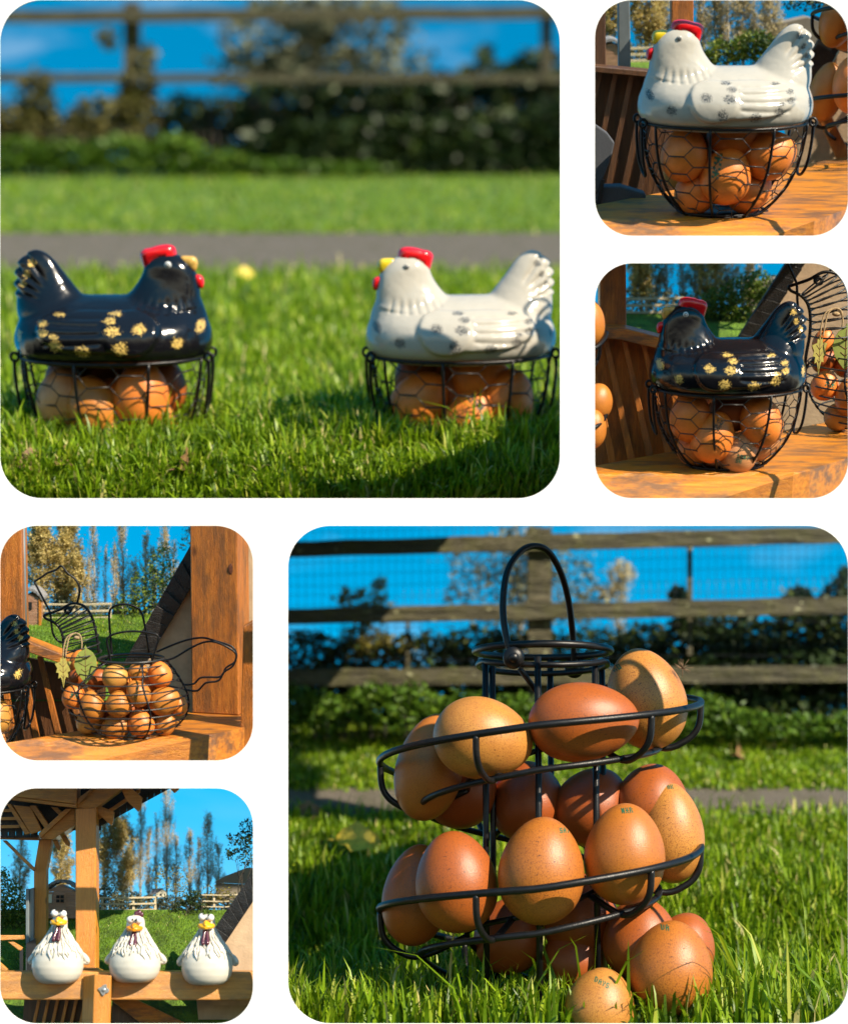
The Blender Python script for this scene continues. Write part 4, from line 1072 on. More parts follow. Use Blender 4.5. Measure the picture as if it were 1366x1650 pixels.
# ------------------------------------------------------------------ wire hen-shaped egg basket (units: photograph pixels of the lower left view)
WX = lambda x: x / 3.284 - 205.0
WZ = lambda y: 340.0 - y / 3.284
RINGS = [(722, 535, 868), (745, 470, 895), (785, 415, 925), (825, 352, 950), (868, 338, 975), (910, 342, 992), (950, 356, 1000), (992, 376, 996), (1032, 405, 980), (1068, 440, 950), (1098, 480, 915), (1124, 535, 870)]
WD = .74
def ring_at(y):
    ys = [r[0] for r in RINGS]
    return np.interp(y, ys, [(r[1] + r[2]) / 2 for r in RINGS]), np.interp(y, ys, [(r[2] - r[1]) / 2 for r in RINGS])
def wire_hen_meshes():
    o = []
    W = lambda pts, Y=0.0: [Vector((WX(p[0]), (p[2] if len(p) > 2 else Y), WZ(p[1]))) for p in pts]
    thick, thin = 2.2, 1.2
    head = [(478, 432 + 30), (430, 430), (385, 432), (330, 462), (262, 486), (246, 494), (256, 510), (300, 532), (330, 566), (344, 620), (346, 700), (332, 800), (336, 880)]
    o.append(('head_frame', MB().tube(spline(W([(530, 690), (522, 610), (508, 540), (490, 486), (462, 448), (430, 432), (385, 432), (330, 462), (262, 486), (246, 494), (256, 510), (300, 532), (330, 566), (344, 620), (346, 700), (334, 800), (336, 880)]), 6), thick, 7).mesh('head_frame')))
    o.append(('comb_wire', MB().tube(spline(W([(418, 432), (430, 390), (434, 345), (412, 300), (372, 268), (342, 231), (312, 252), (272, 266), (236, 290), (202, 312), (206, 330), (240, 400), (272, 464), (280, 490)]), 6), 1.8, 7).mesh('comb_wire')))
    o.append(('wattle_wire', MB().tube(spline(W([(280, 490), (286, 560), (294, 596), (318, 628), (345, 638)]), 6), 1.8, 7).mesh('wattle_wire')))
    for y in (-5, 5):
        o.append(('eye_ring', MB().tube([Vector((WX(372) + 4.6 * math.cos(a), y, WZ(467) + 4.6 * math.sin(a))) for a in np.linspace(0, 2 * math.pi, 17)[:-1]], 1.5, 6, True).mesh('eye_ring')))
    # head and neck: thin loops from the breast line round to the back line
    fan = [((300, 532), (400, 440)), ((308, 540), (440, 446)), ((318, 552), (468, 462)), ((328, 566), (486, 488)), ((336, 585), (500, 520)), ((342, 610), (512, 556)), ((345, 640), (520, 598)), ((346, 672), (526, 640)), ((346, 704), (534, 686))]
    for i, (p, q) in enumerate(fan):
        a = Vector((WX(p[0]), 0, WZ(p[1]))); b = Vector((WX(q[0]) + 3, 0, WZ(q[1])))
        wv = 8 + i * 4.2; P = []
        for k in range(20):
            an = 2 * math.pi * k / 20; c = (a + b) / 2
            P.append(c + (b - a) / 2 * math.cos(an) + Vector((0, wv * math.sin(an), 0)))
        o.append(('neck_wire', MB().tube(P, thin, 5, True).mesh('neck_wire')))
    for y, x0, x1 in RINGS:
        c, a = (x0 + x1) / 2, (x1 - x0) / 2 / 3.284
        P = [Vector((WX(c) + (a + 1) * math.cos(t), (a + 1) * (WD + .13) * math.sin(t), WZ(y))) for t in np.linspace(0, 2 * math.pi, 49)[:-1]]
        o.append(('hoop', MB().tube(P, thick if y in (722, 1124) else thin, 6, True).mesh('hoop')))
    for an in (-128, -62, 0, 62, 128, 180):
        P = []; Q = []
        for i, y in enumerate(np.linspace(722, 1124, 40)):
            c, a = ring_at(y); a /= 3.284
            p = Vector((WX(c) + (a + 1) * math.cos(R(an)), (a + 2) * (WD + .13) * math.sin(R(an)), WZ(y)))
            tw = Vector((math.sin(i * 1.25) * .9, math.cos(i * 1.25) * .9, 0)); P.append(p + tw); Q.append(p - tw)
        mb = MB().tube(P, 1.15, 5); mb.tube(Q, 1.15, 5)
        o.append(('rib', mb.mesh('rib')))
    mb = MB()
    for f in (-.6, -.3, 0, .3, .6):
        mb.tube([Vector((WX(702) + f * 50, -sq, WZ(1126))) for sq in np.linspace(-1, 1, 2) * 36 * math.sqrt(1 - f * f)], thin, 5)
    mb.tube([Vector((WX(535), 0, WZ(1126))), Vector((WX(870), 0, WZ(1126)))], thin, 5)
    o.append(('base_wires', mb.mesh('base_wires')))
    o.append(('handle', MB().tube(spline(W([(588, 705, 20), (584, 640, 20), (578, 500, 18), (600, 455, 16), (660, 440, 15), (720, 455, 16), (750, 490, 18), (766, 560, 19), (785, 700, 20)]), 6), 1.8, 7).mesh('handle')))
    o.append(('handle', MB().tube(spline(W([(612, 740, -30), (600, 660, -32), (594, 602, -33), (640, 572, -34), (730, 560, -34), (820, 570, -34), (860, 590, -33), (842, 660, -32), (818, 742, -30)]), 6), 1.8, 7).mesh('handle')))
    o.append(('tail_wire', MB().tube(spline(W([(830, 692, 10), (930, 650, 12), (1010, 625, 12), (1080, 617, 10), (1140, 632, 9), (1225, 660, 8), (1252, 700, 8), (1242, 745, 8), (1198, 775, 8), (1170, 822, 8), (1110, 826, 8), (1060, 830, 8), (1025, 862, 9), (975, 868, 10)]), 6), 1.7, 7).mesh('tail_wire')))
    o.append(('tail_wire', MB().tube(spline(W([(850, 735, -12), (930, 712, -14), (1010, 665, -14), (1080, 632, -12), (1140, 628, -10), (1210, 655, -10), (1256, 695, -9), (1240, 755, -9), (1192, 790, -9), (1162, 835, -9), (1095, 848, -9), (1050, 888, -10), (985, 880, -12)]), 6), 1.7, 7).mesh('tail_wire')))
    return o
WH = wire_hen_meshes()
W_EGGS = [(636, 800, 70, 66, 80, TAN), (752, 772, 52, 46, 60, ORANGE), (858, 795, 62, 74, -25, CORAL), (408, 912, 60, 68, 20, CORAL), (512, 955, 68, 84, -6, ORANGE), (656, 936, 68, 71, 0, ORANGE), (758, 880, 62, 74, -30, ORANGE),
          (886, 932, 76, 84, 60, ORANGE), (955, 958, 46, 60, -10, CORAL), (488, 1052, 62, 74, 70, TAN), (636, 1066, 66, 80, 80, ORANGE), (765, 1046, 70, 80, -20, CORAL), (885, 1060, 58, 66, 40, ORANGE), (418, 745, 50, 66, 10, CORAL), (520, 835, 56, 64, 60, RUST), (690, 990, 60, 66, 0, RUST), (420, 820, 50, 60, 50, RUST),
          (640, 870, 64, 74, 20, CORAL), (770, 970, 64, 74, 70, RUST), (560, 1020, 64, 70, 40, RUST), (860, 1000, 60, 70, 10, RUST), (800, 850, 60, 70, 80, CORAL), (480, 990, 60, 66, 0, RUST)]
def leaf_outline(kind):
    if kind == 'oval':
        return [(0, 1.0), (.10, .80), (.16, .78), (.42, .62), (.62, .30), (.66, -.05), (.52, -.45), (.24, -.78), (0, -1.0), (-.26, -.72), (-.52, -.40), (-.66, 0), (-.60, .34), (-.40, .64), (-.15, .79), (-.10, .8)]
    half = [(0, 1.0), (.07, .72), (.30, .80), (.34, .58), (.95, .50), (.66, .22), (.82, -.02), (.50, -.08), (.56, -.40), (.30, -.34), (.16, -.52), (0, -1.0)]
    return half + [(-x, y) for x, y in half[-2:0:-1]]
def leaf_tag(matrix, kind, hw, hh, m, label, turn=0):
    o_ = leaf_outline(kind); cs, sn = math.cos(R(turn)), math.sin(R(turn))
    P = [((x * hw) * cs - 0 * sn, (x * hw) * sn, z * hh) for x, z in o_]
    mb = MB().slab([(x, y - .8, z) for x, y, z in P], [(x, y + .8, z) for x, y, z in P])
    t = link('leaf_tag', mb.mesh('leaf_tag', False), m); t.matrix_world = matrix
    v = MB()
    L = [((0, .75), (0, -.8)), ((0, .25), (.42, .5)), ((0, .25), (-.42, .5)), ((0, -.1), (.4, .12)), ((0, -.1), (-.4, .12)), ((0, -.4), (.25, -.22)), ((0, -.4), (-.25, -.22))]
    for (a, b) in L:
        v.tube([(a[0] * hw * cs, a[0] * hw * sn - 1.0, a[1] * hh), (b[0] * hw * cs, b[0] * hw * sn - 1.0, b[1] * hh)], .45, 4)
    link('vein', v.mesh('vein'), M['dead_leaf'], t)
    return tag(t, label, 'leaf tag', 'card leaf tags on the wire hens')
def wire_hen(matrix, label, place, eggs=range(23), tags=True, labels={}):
    t = thing('wire_hen_basket', matrix, label, 'egg basket', 'hen-shaped wire baskets')
    for n, me in WH: link(n, me, M['wire'] if n not in ('hoop', 'neck_wire') else M['wire_thin'], t)
    for i in eggs:
        x, y, a, b, ang, col = W_EGGS[i]
        c, ra = ring_at(y); f = min(1, abs(x - c) / ra)
        r = min(a, b) / 3.284; L = max(a, b) / 3.284
        Y = -(ra / 3.284 * WD * math.sqrt(max(0.02, 1 - f * f)) - r * 1.0 - 4.5) 
        if i >= 14: Y = 6
        mm = matrix @ Matrix.Translation((WX(x), Y, WZ(y))) @ Matrix.Rotation(R(ang), 4, 'Y') @ Matrix.Diagonal((r, r, L, 1))
        e = put_egg(mm, col, .2, labels.get(i, 'brown egg partly hidden in the wire hen ' + place), 'eggs in the wire hen ' + place)
        if i in (3,): add_stamp(e, ['**'], .1, .3, .10, L / r)
    if tags:
        T = lambda x, y, Y: matrix @ Matrix.Translation((WX(x), Y, WZ(y)))
        leaf_tag(T(480, 735, -34), 'oval', 27, 31, M['tag_green'], 'green oval card leaf tag hanging on the wire hen ' + place, 8)
        leaf_tag(T(366, 768, -38), 'maple', 15, 27, M['tag_yellow'], 'yellow-green maple card leaf tag hanging on the wire hen ' + place, 35)
        mb = MB()
        for s in (-1, 1):
            P = [(WX(372 + s * 6), -38, WZ(690)), (WX(378 + s * 8), -36, WZ(640)), (WX(392 + s * 6), -33, WZ(592)), (WX(425 + s * 3), -31, WZ(572)), (WX(452), -32, WZ(584 + s * 4)), (WX(462), -33, WZ(620)), (WX(460), -34, WZ(655))]
            mb.tube(spline(P, 5), 1.15, 5)
        mb.ball((WX(436), -30, WZ(596)), 6, 4, 3.5, 8, 6)
        for k in range(7):
            q = Vector((WX(452 + k), -32, WZ(584 + 4 * k))); mb.tube([q, q + Vector((random.uniform(-5, 6), random.uniform(-3, 0), random.uniform(-4, 5)))], .25, 3)
        o = link('twine', mb.mesh('twine'), M['twine']); o.matrix_world = matrix
        tag(o, 'jute twine holding the card leaves on the wire hen ' + place, 'twine')
    return t

# ================================================================== lower left middle opening: wire hen on the gazebo rail
L4 = Place(205, 1180, 2.985, 5.0)
beam_on(L4, 'varnished gazebo rail under the wire hen with leaf tags', [(-30, 1204), (309, 1147), (398, 1131)], [(-30, 1244), (110, 1236), (387, 1174), (398, 1171)], 1246, -40, M['wood_x'])
A = L4.hit(309, 1149); Bp = A + Vector((82, -22, 0))
Hh = 352; dv = Vector((14, 60, 0))
mb = MB().slab([A, Bp, Bp + dv, A + dv], [p + Vector((0, 0, Hh)) for p in (A, Bp, Bp + dv, A + dv)])
o = link('gazebo_post', mb.mesh('gazebo_post', False), M['wood_z'], bevel=2.5); o.matrix_world = L4.M; tag(o, 'thick orange varnished post with a dark knot behind the wire tail', 'post')
upright_board(L4, 'gazebo_post', 'shaded side timber at the right edge beyond the knotted post', 'post', [(392, 1010), (416, 996), (416, 1240), (386, 1240)], 40, 30, M['wood_z'])
# knot on the post face
kc = A + (Bp - A) * .72 + Vector((0, -1.0, 0))
pk = L4.at(374, 917, A.y - 22 * .8 - 1.2)
mb = MB().ball((0, 0, 0), 6.6, 1.0, 10, 18, 10)
o = link('knot', mb.mesh('knot'), plain('knot_wood', (0.10, 0.03, 0.012), .6, .3, scale=.3)); o.parent = bpy.data.objects['gazebo_post']; o.location = pk
hen_m = L4.mat((0, 0, 0))
wl_ = {0: 'pale tan egg on top of the heap in the tagged wire hen', 5: 'round orange egg in the middle of the tagged wire hen', 11: 'orange egg low right of centre in the tagged wire hen', 7: 'orange egg half shaded at the right of the tagged wire hen',
       3: 'orange egg with green print at the breast of the tagged wire hen', 9: 'pale egg lying lowest at the left of the tagged wire hen', 10: 'orange egg lying flat on the floor of the tagged wire hen', 4: 'tan-orange upright egg left of the front rib in the tagged wire hen', 2: 'deep orange egg under the tail of the tagged wire hen',
       1: 'small orange egg at the back beside the pale tan top egg', 6: 'tilted orange egg right of centre in the second row of the tagged wire hen', 8: 'orange egg squeezed at the far right rib of the tagged wire hen', 12: 'orange egg lowest at the right of the tagged wire hen', 13: 'orange egg behind the leaf tags in the tagged wire hen', 17: 'red-orange egg deep between the middle eggs of the tagged wire hen'}
wire_hen(hen_m, 'black wire hen egg basket with tall handles beside the knotted post', 'by the knotted post', labels=wl_)
# black hen cut off by the left edge
pb = L4.at(-52, 1219, 45)
mb_ = L4.mat(pb, -6, .80)
make_basket(mb_, 'wire basket at the far left beside the wire hen'); make_hen('black', mb_ @ Matrix.Translation((0, 0, BH + 3)), 'black ceramic hen seen from its tail at the far left edge')
for X, Z, col, lab in ((58, 40, PINK, 'pale egg in the basket at the far left edge, lower one'), (70, 92, TAN, 'pale egg in the basket at the far left edge, upper one')):
    put_egg(mb_ @ Matrix.Translation((X, -30, Z)) @ Matrix.Diagonal((33, 33, 40, 1)), col, .1, lab, 'eggs in the basket at the far left edge')
# railing behind
RY = 150.0
rb = L4.at(60, 1200, RY)
rt = thing('gazebo_railing', L4.mat(rb), 'brown gazebo railing with slanted slats behind the wire hen', 'railing')
board(L4, 'top_rail', [(20, 1030), (34, 1030), (150, 1074), (150, 1088), (20, 1042)], RY - 26, 50, M['wood_x'], rt, rb, 1.5)
for i, (xa, xb) in enumerate(((-6, 20), (28, 58), (60, 95), (98, 133), (132, 168))):
    board(L4, 'slat', [(xa, 1040 + i * 9), (xa + 9, 1041 + i * 9), (xb + 8, 1200), (xb - 2, 1200)], RY, 8, M['wood_z'], rt, rb, .8)
board(L4, 'back_board', [(-20, 1046), (170, 1086), (170, 1206), (-20, 1206)], RY + 26, 8, M['shade_wood'], rt, rb)
upright_board(L4, 'gazebo_post', 'brown gazebo corner post at the left behind the black tail', 'post', [(-24, 832), (34, 832), (38, 1034), (-24, 1034)], RY + 36, 50, M['wood_z'])
pz = L4.at(40, 1036, RY + 60)
mb = MB().tube([(0, 0, -4), tuple(L4.at(36, 832, RY + 60) - pz)], 5, 10); o = link('downpipe', mb.mesh('downpipe'), M['grey_metal']); o.matrix_world = L4.mat(pz); tag(o, 'slim grey metal downpipe beside the left gazebo post', 'pipe')
verge(L4, 'dark slate roof edge slanting down beside the knotted post', ((196, 1075), (345, 812)), ((238, 1065), (352, 872)), 205, 8, 11,
      [(228, 1080), (245, 1052), (330, 908), (330, 1165), (228, 1165)], 'cream rendered gable wall under the slate edge behind the post')
G4 = lambda X, Y: 0.9 * np.clip(Y - 330, 0, None)
def back_garden(pl, lawn_px, Y, label, g):
    x0, x1, y0, y1 = lawn_px
    o = ground(pl, 'lawn', x0, x1, y0, y1, 20, 24, M['lawn_far'], g, label=label)
    return o
ww = L4.at(410, 1000, 206)
o = board(L4, 'gable_wall', [(386, 838), (418, 838), (418, 1000), (386, 1015)], 206, 20, M['wall'], None, ww); o.matrix_world = L4.mat(ww); tag(o, 'sunlit sliver of cream wall right of the knotted post', 'wall')
BY = 430.0
gl4 = L4.at(150, 992, BY); gs4 = L4.at(150, 1105, 215)
sl4 = (gl4.z - gs4.z) / (gl4.y - gs4.y)
g4 = lambda X, Y: gs4.z + sl4 * (Y - gs4.y)
back_garden(L4, (-20, 250, 990, 1130), BY, 'sunny lawn behind the railing and the wire hen', g4)
tag(grass(L4, 'grass', -20, 250, 992, 1090, 9000, 4, 1.1, M['grass'], lean=.5, tint=(.1, .7), far_grow=.2, keep=lambda x, y, P: P[:, 1] > 225, zg=g4), 'short lawn grass behind the wire hen', kind='stuff')
pale_fence(L4, 'pale three-rail fence beyond the lawn behind the wire hen', 66, 180, (974, 985, 996), 1.6, (70, 120, 178), 1003, BY - 8)
# shed
def shed(pl, label, x0, x1, ytop, yeave, yfoot, Y, d=40, door=True, rx1=None):
    base = pl.at((x0 + x1) / 2, yfoot, Y); t = thing('garden_shed', pl.mat(base), label, 'shed')
    n = 9
    for i in range(n):
        a = yeave + (yfoot - yeave) * i / n; b = yeave + (yfoot - yeave) * (i + 1) / n - .35
        board(pl, 'plank', [(x0, a), (x1, a), (x1, b), (x0, b)], Y + .3 * (i % 2), d, M['shed_wood'], t, base)
    xm = (x0 + x1) / 2
    board(pl, 'gable', [(x0, yeave - .4), (xm, ytop + 4), (x1, yeave - .4)], Y + .2, d - 1, M['shed_wood'], t, base)
    k = 8; L = []
    for i in range(k + 1):
        f = i / k; L.append((x0 - 3 + (x1 - x0 + 6) * f, yeave + 1 - (yeave - ytop + 2) * math.sin(math.pi * f) ** .8))
    for i in range(k):
        (xa, ya), (xb, yb) = L[i], L[i + 1]
        board(pl, 'roof_strip', [(xa, ya - 3.0), (xb, yb - 3.0), (xb - .3, yb + 1.2), ((xa + xb) / 2, (ya + yb) / 2 + 2.2), (xa + .3, ya + 1.2)], Y - 4, d + 10, M['roof_grey'], t, base)
    return t, base
sh, sb = shed(L4, 'small wooden garden shed beside the downpipe behind the wire hen', 30, 66, 952, 966, 1009, BY - 30)
board(L4, 'window', [(44, 970), (52, 970), (52, 982), (44, 982)], BY - 31.5, 1.2, M['glass'], sh, sb)
board(L4, 'corner_trim', [(63, 964), (67, 964), (67, 1009), (63, 1009)], BY - 32, 2, M['oak_z'], sh, sb)
poplar(L4, 'dense golden poplar at the left behind the wire hen', 70, 1000, 66, 836, 56, BY + 40, 11000, M['leaf_olive'], 1, 2.2, 70)
poplar(L4, 'broad golden poplar above the wire hen comb', 105, 1000, 104, 836, 62, BY + 60, 12000, M['leaf_olive'], 2, 2.2, 70)
poplar(L4, 'small golden poplar at the right of the broad golden one', 128, 1000, 122, 896, 36, BY + 30, 4500, M['leaf_olive'], 3, 2.2, 40)
poplar(L4, 'first bare poplar in the gap of sky behind the wire hen', 154, 998, 150, 838, 26, BY + 80, 900, M['leaf_haze'], 4, 1.7, 60)
poplar(L4, 'second bare poplar, wide one left of the roof edge', 200, 1000, 196, 838, 34, BY + 80, 1200, M['leaf_haze'], 5, 1.7, 70)
poplar(L4, 'third bare poplar, short one left of the roof edge', 233, 1000, 236, 862, 24, BY + 60, 900, M['leaf_haze'], 6, 1.7, 44)
poplar(L4, 'fourth bare poplar nearest the roof edge', 262, 1000, 266, 845, 28, BY + 90, 1000, M['leaf_haze'], 7, 1.7, 50)
poplar(L4, 'thin bare poplar between the golden and the wide bare ones', 170, 998, 171, 880, 12, BY + 90, 300, M['leaf_haze'], 8, 1.5, 26)
for i, (x, top, w, n) in enumerate(((142, 900, 14, 500), (184, 872, 18, 700), (216, 900, 18, 700), (246, 880, 20, 800), (280, 870, 22, 800))):
    poplar(L4, ('low bare poplar just right of the golden trees', 'bare poplar between the thin and the wide ones', 'low bare poplar right of the wide one', 'bare poplar behind the yellow-green bush', 'bare poplar half hidden by the slate edge')[i], x, 1000, x + 1, top, w, BY + 60, n, M['leaf_haze'], 50 + i, 1.7, 40)
shrub(L4, 'bush', 'yellow-green bush left of the slate roof edge behind the handles', 'bush', [(222, 975, 34, 26), (240, 945, 30, 34), (205, 985, 22, 18), (262, 915, 22, 40)], BY - 10, 50, 2600, 2.6, M['leaf_mid'], (225, 1008))
shrub(L4, 'scrub', 'brown scrub hedge behind the pale fence', 'hedge', [(80, 980, 40, 24), (120, 982, 40, 20), (160, 985, 40, 16), (200, 986, 40, 16), (240, 985, 30, 16)], BY + 25, 50, 6000, 2.2, M['leaf_grey'], (120, 1002))
shrub(L4, 'leafy_branch', 'dark leafy tree at the top beside the knotted post', 'tree', [(306, 862, 14, 16), (298, 878, 10, 10), (322, 850, 20, 24)], BY + 20, 40, 500, 2.4, M['leaf_dark'], (318, 960), .3, 5, 90)
hb = L4.at(190, 998, BY + 110)
o = board(L4, 'house', [(182, 980), (190, 973), (198, 980), (198, 1000), (182, 1000)], BY + 110, 20, M['white_paint'], None, hb); o.matrix_world = L4.mat(hb); tag(o, 'tiny cream house gable far behind the pale fence', 'house')
# ================================================================== upper right opening: white hen on the gazebo rail
L2 = Place(1159, 342, 2.995, 20.0)
beam_on(L2, 'worn orange gazebo rail under the white hen', [(930, 336), (1386, 248)], [(930, 402), (1190, 401), (1386, 328)], 402, -52, M['beam_top'])
eg2 = [(-66, -34, 99, 37, 44, 8, 0, CORAL, 'large orange egg at the left under the breast of the railside white hen'), (0, -46, 66, 41, 46, 12, 0, CORAL, 'big orange egg in front in the railside white hen basket'), (70, -30, 97, 39, 43, 70, 0, CORAL, 'sunlit orange egg at the right in the railside white hen basket'),
       (-42, -20, 38, 33, 38, 30, 0, CORAL, 'orange egg low at the left in the railside white hen basket'), (42, -18, 36, 32, 38, 60, 0, CORAL, 'orange egg low at the right in the railside white hen basket'), (14, -18, 124, 36, 44, 88, 0, CORAL, 'orange egg lying highest in the railside white hen basket'),
       (-20, 20, 108, 36, 42, 0, 0, RUST, None), (-55, 35, 70, 34, 42, 10, 0, TAN, None), (35, 30, 66, 36, 42, 0, 0, RUST, None)]
hen_on_basket(L2, 0, 0, 1.0, 3, 'white', 'glossy white ceramic hen on the gazebo rail, grey speckles', 'black wire basket on the worn rail under the white hen', 1.0, eg2, 'the white hen on the rail', Vector((0, 0, 0)))
for e in list(COL.objects):
    if e.get('label', '').startswith('big orange egg in front in the rail'): add_stamp(e, ['*', '*'], -.55, .35, .085, 1.15)
# spiral stand at the right edge, with the eggs of its left side
ps = L2.hit(1424, 262)
SM = L2.mat(ps, 0, .50 * (1 + ps.y / FPX), 1.14)
st2 = copy_tree(STAND); st2.matrix_world = SM; st2['label'] = 'black wire spiral egg stand cut by the right edge beside the white hen'
S0 = L6.mat(SO).inverted()
lab2 = {0: 'tan egg at the left of the top coil beside the white hen', 1: 'pale egg second in the top coil beside the white hen', 4: 'shaded egg behind the top coil beside the white hen', 7: 'shaded egg at the left of the lower coil beside the white hen', 8: 'brown egg second in the lower coil beside the white hen', 14: 'shaded egg under the lower coil beside the white hen'}
src = [o for o in COL.objects if o.get('group') == S6]
for i, lb in lab2.items():
    o = src[i]; n = o.copy(); COL.objects.link(n); n.data = EGG; n.matrix_world = SM @ S0 @ o.matrix_world; n['label'] = lb; n['group'] = 'eggs in the stand beside the white hen'; n.color = (*ORANGE, .2) if i != 8 else (*CORAL, .2)
# gazebo behind
R2 = 350.0
rb = L2.at(1000, 330, R2)
rt = thing('gazebo_railing', L2.mat(rb), 'dark gazebo railing with slanted slats behind the white hen', 'railing')
board(L2, 'top_rail', [(930, 104), (1060, 116), (1110, 119), (1110, 130), (1060, 126), (930, 114)], R2 - 20, 40, M['shade_wood'], rt, rb, 1.5)  # rail, slats, back board and left post: shade painted as darker wood
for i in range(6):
    x = 962 + i * 26; board(L2, 'slat', [(x, 114 + i), (x + 8, 115 + i), (x - 36, 330), (x - 46, 330)], R2, 8, M['shade_wood'], rt, rb, .8)
board(L2, 'back_board', [(928, 112), (1100, 121), (1100, 312), (928, 334)], R2 + 20, 8, M['shade_wood'], rt, rb)
upright_board(L2, 'gazebo_post', 'dark gazebo post at the far left behind the white hen', 'post', [(928, -14), (975, -14), (976, 108), (928, 108)], R2 + 30, 24, M['shade_wood'])
upright_board(L2, 'gazebo_post', 'brown gazebo post rising behind the red comb of the white hen', 'post', [(1081, -14), (1117, -14), (1117, 122), (1081, 122)], R2 + 30, 24, M['wood_z'])
upright_board(L2, 'flue_pipe', 'grey square metal pole left of the white hen head', 'pole', [(995, -14), (1014, -14), (1016, 110), (996, 110)], R2 + 70, 16, M['grey_metal'], 2)
# chair back at the left edge
cb = L2.at(965, 325, 120)
ct = thing('garden_chair', L2.mat(cb), 'grey woven garden chair at the left edge behind the rail', 'chair')
board(L2, 'backrest', [(928, 196), (958, 200), (978, 214), (990, 230), (986, 248), (972, 286), (962, 312), (928, 312)], 120, 14, M['chair'], ct, cb, 3)
board(L2, 'seat', [(928, 302), (1000, 300), (1040, 312), (1040, 326), (928, 336)], 122, 30, M['chair'], ct, cb, 3)
board(L2, 'leg', [(968, 290), (974, 290), (966, 336), (960, 336)], 116, 5, M['dark_metal'], ct, cb)
# shaded wall and verge at the right
verge(L2, 'dark slate edge behind the spiral stand beside the white hen', ((1258, 180), (1340, 20)), ((1290, 190), (1370, 44)), 560, 8, 6, [(1268, 290), (1268, 196), (1296, 182), (1376, 40), (1390, 30), (1390, 262)], 'shaded cream wall behind the spiral stand and the white tail')
board_o = upright_board(L2, 'brace', 'brown slanted timber brace behind the spiral stand legs', 'beam', [(1306, 168), (1330, 168), (1376, 262), (1350, 262)], 530, 14, M['wood_z'])
F2 = 720.0
gl = L2.at(1100, 100, F2); gs = L2.at(1100, 150, 520); s2 = (gl.z - gs.z) / (gl.y - gs.y)
g2 = lambda X, Y: gs.z + s2 * (Y - gs.y)
ground(L2, 'lawn', 935, 1150, 98, 121, 14, 10, M['lawn_far'], g2, label='strip of lawn behind the white hen head')
pale_fence(L2, 'pale fence rails beyond the lawn left of the white hen', 940, 1070, (78, 88, 98), 2.2, (975, 1030, 1065), 106, F2)
sh, sb = shed(L2, 'blurred pinkish shed between the dark post and grey pole', 968, 1000, 66, 76, 108, F2 - 30)
poplar(L2, 'golden poplar left of the grey pole behind the white hen', 982, 104, 982, -60, 46, F2 + 60, 5500, M['leaf_olive'], 11, 3.0, 60)
poplar(L2, 'golden poplar between the grey pole and the brown post', 1042, 104, 1040, -70, 62, F2 + 60, 7500, M['leaf_olive'], 12, 3.0, 70)
poplar(L2, 'bare poplar right of the brown post behind the white hen', 1132, 110, 1134, -40, 36, F2 + 70, 1500, M['leaf_haze'], 13, 2.4, 60)
poplar(L2, 'thin bare poplar above the saddle of the white hen', 1172, 110, 1172, -50, 44, F2 + 70, 1700, M['leaf_haze'], 14, 2.4, 60)
poplar(L2, 'bare poplar left of the white tail', 1215, 110, 1214, -40, 50, F2 + 90, 1700, M['leaf_haze'], 15, 2.4, 60)
for i, (x, top, w, n) in enumerate(((1070, -20, 40, 1500), (1152, -20, 40, 1500), (1195, -20, 44, 1600), (1240, -10, 50, 1600))):
    poplar(L2, ('olive tree just left of the brown post top', 'olive tree right of the red comb', 'olive tree above the white saddle', 'olive tree just left of the white tail')[i], x, 108, x, top, w, F2 + 90, n, M['leaf_haze'], 60 + i, 2.8, 50)
shrub(L2, 'scrub', 'brown scrub behind the pale fence left of the white hen', 'hedge', [(990, 88, 40, 22), (1040, 90, 40, 20), (1090, 92, 40, 18)], F2 + 10, 40, 2200, 3.2, M['leaf_bramble'], (1030, 106))
shrub(L2, 'bush', 'dark green bush above the saddle of the white hen', 'bush', [(1170, 84, 34, 20), (1215, 76, 36, 26), (1245, 84, 30, 20), (1140, 94, 20, 12)], F2 - 30, 60, 2800, 4, M['leaf_mid'], (1190, 112))
shrub(L2, 'leafy_branch', 'dark leafy branch at the top right above the white tail', 'tree', [(1290, 6, 26, 12), (1320, -4, 24, 16), (1268, -6, 14, 8)], F2 - 60, 40, 420, 4, M['leaf_dark'], (1330, 90), .3, 5, 110)
hb = L2.at(1270, 60, F2 + 100)
o = board(L2, 'barn', [(1240, 42), (1300, 28), (1340, 40), (1340, 110), (1240, 110)], F2 + 100, 40, M['barn_roof'], None, hb); o.matrix_world = L2.mat(hb); tag(o, 'grey barn roof behind the white tail', 'barn')

# ================================================================== middle right opening: black hen on the gazebo rail
L3 = Place(1166, 750, 2.995, 14.5)
beam_on(L3, 'worn orange gazebo rail under the black hen', [(930, 756), (1386, 670)], [(930, 824), (1100, 823), (1386, 731)], 824, -50, M['beam_top'])
eg3 = [(-68, -28, 98, 36, 48, 4, 0, CORAL, 'tall orange egg at the left under the breast of the railside black hen'), (-30, -44, 62, 38, 48, 18, 0, CORAL, 'orange printed egg left of centre in the railside black hen basket'), (56, -36, 90, 38, 48, -14, 0, CORAL, 'sunlit orange egg at the right in the railside black hen basket'),
       (22, -36, 32, 35, 40, 30, 0, PINK, 'pale pinkish egg with green print lowest in the railside black hen basket'), (12, 4, 104, 38, 46, 40, 0, RUST, None), (60, -6, 44, 32, 40, 70, 0, PINK, None), (-46, 0, 36, 34, 42, 60, 0, CORAL, None), (-10, 36, 70, 36, 42, 0, 0, RUST, None)]
hen_on_basket(L3, 0, 0, .90, 2, 'black', 'glossy black ceramic hen on the gazebo rail, facing left with gold speckles', 'black wire basket on the worn rail under the black hen', 1.0 * .98, eg3, 'the black hen on the rail', Vector((0, 0, 0)), hz=1.02)
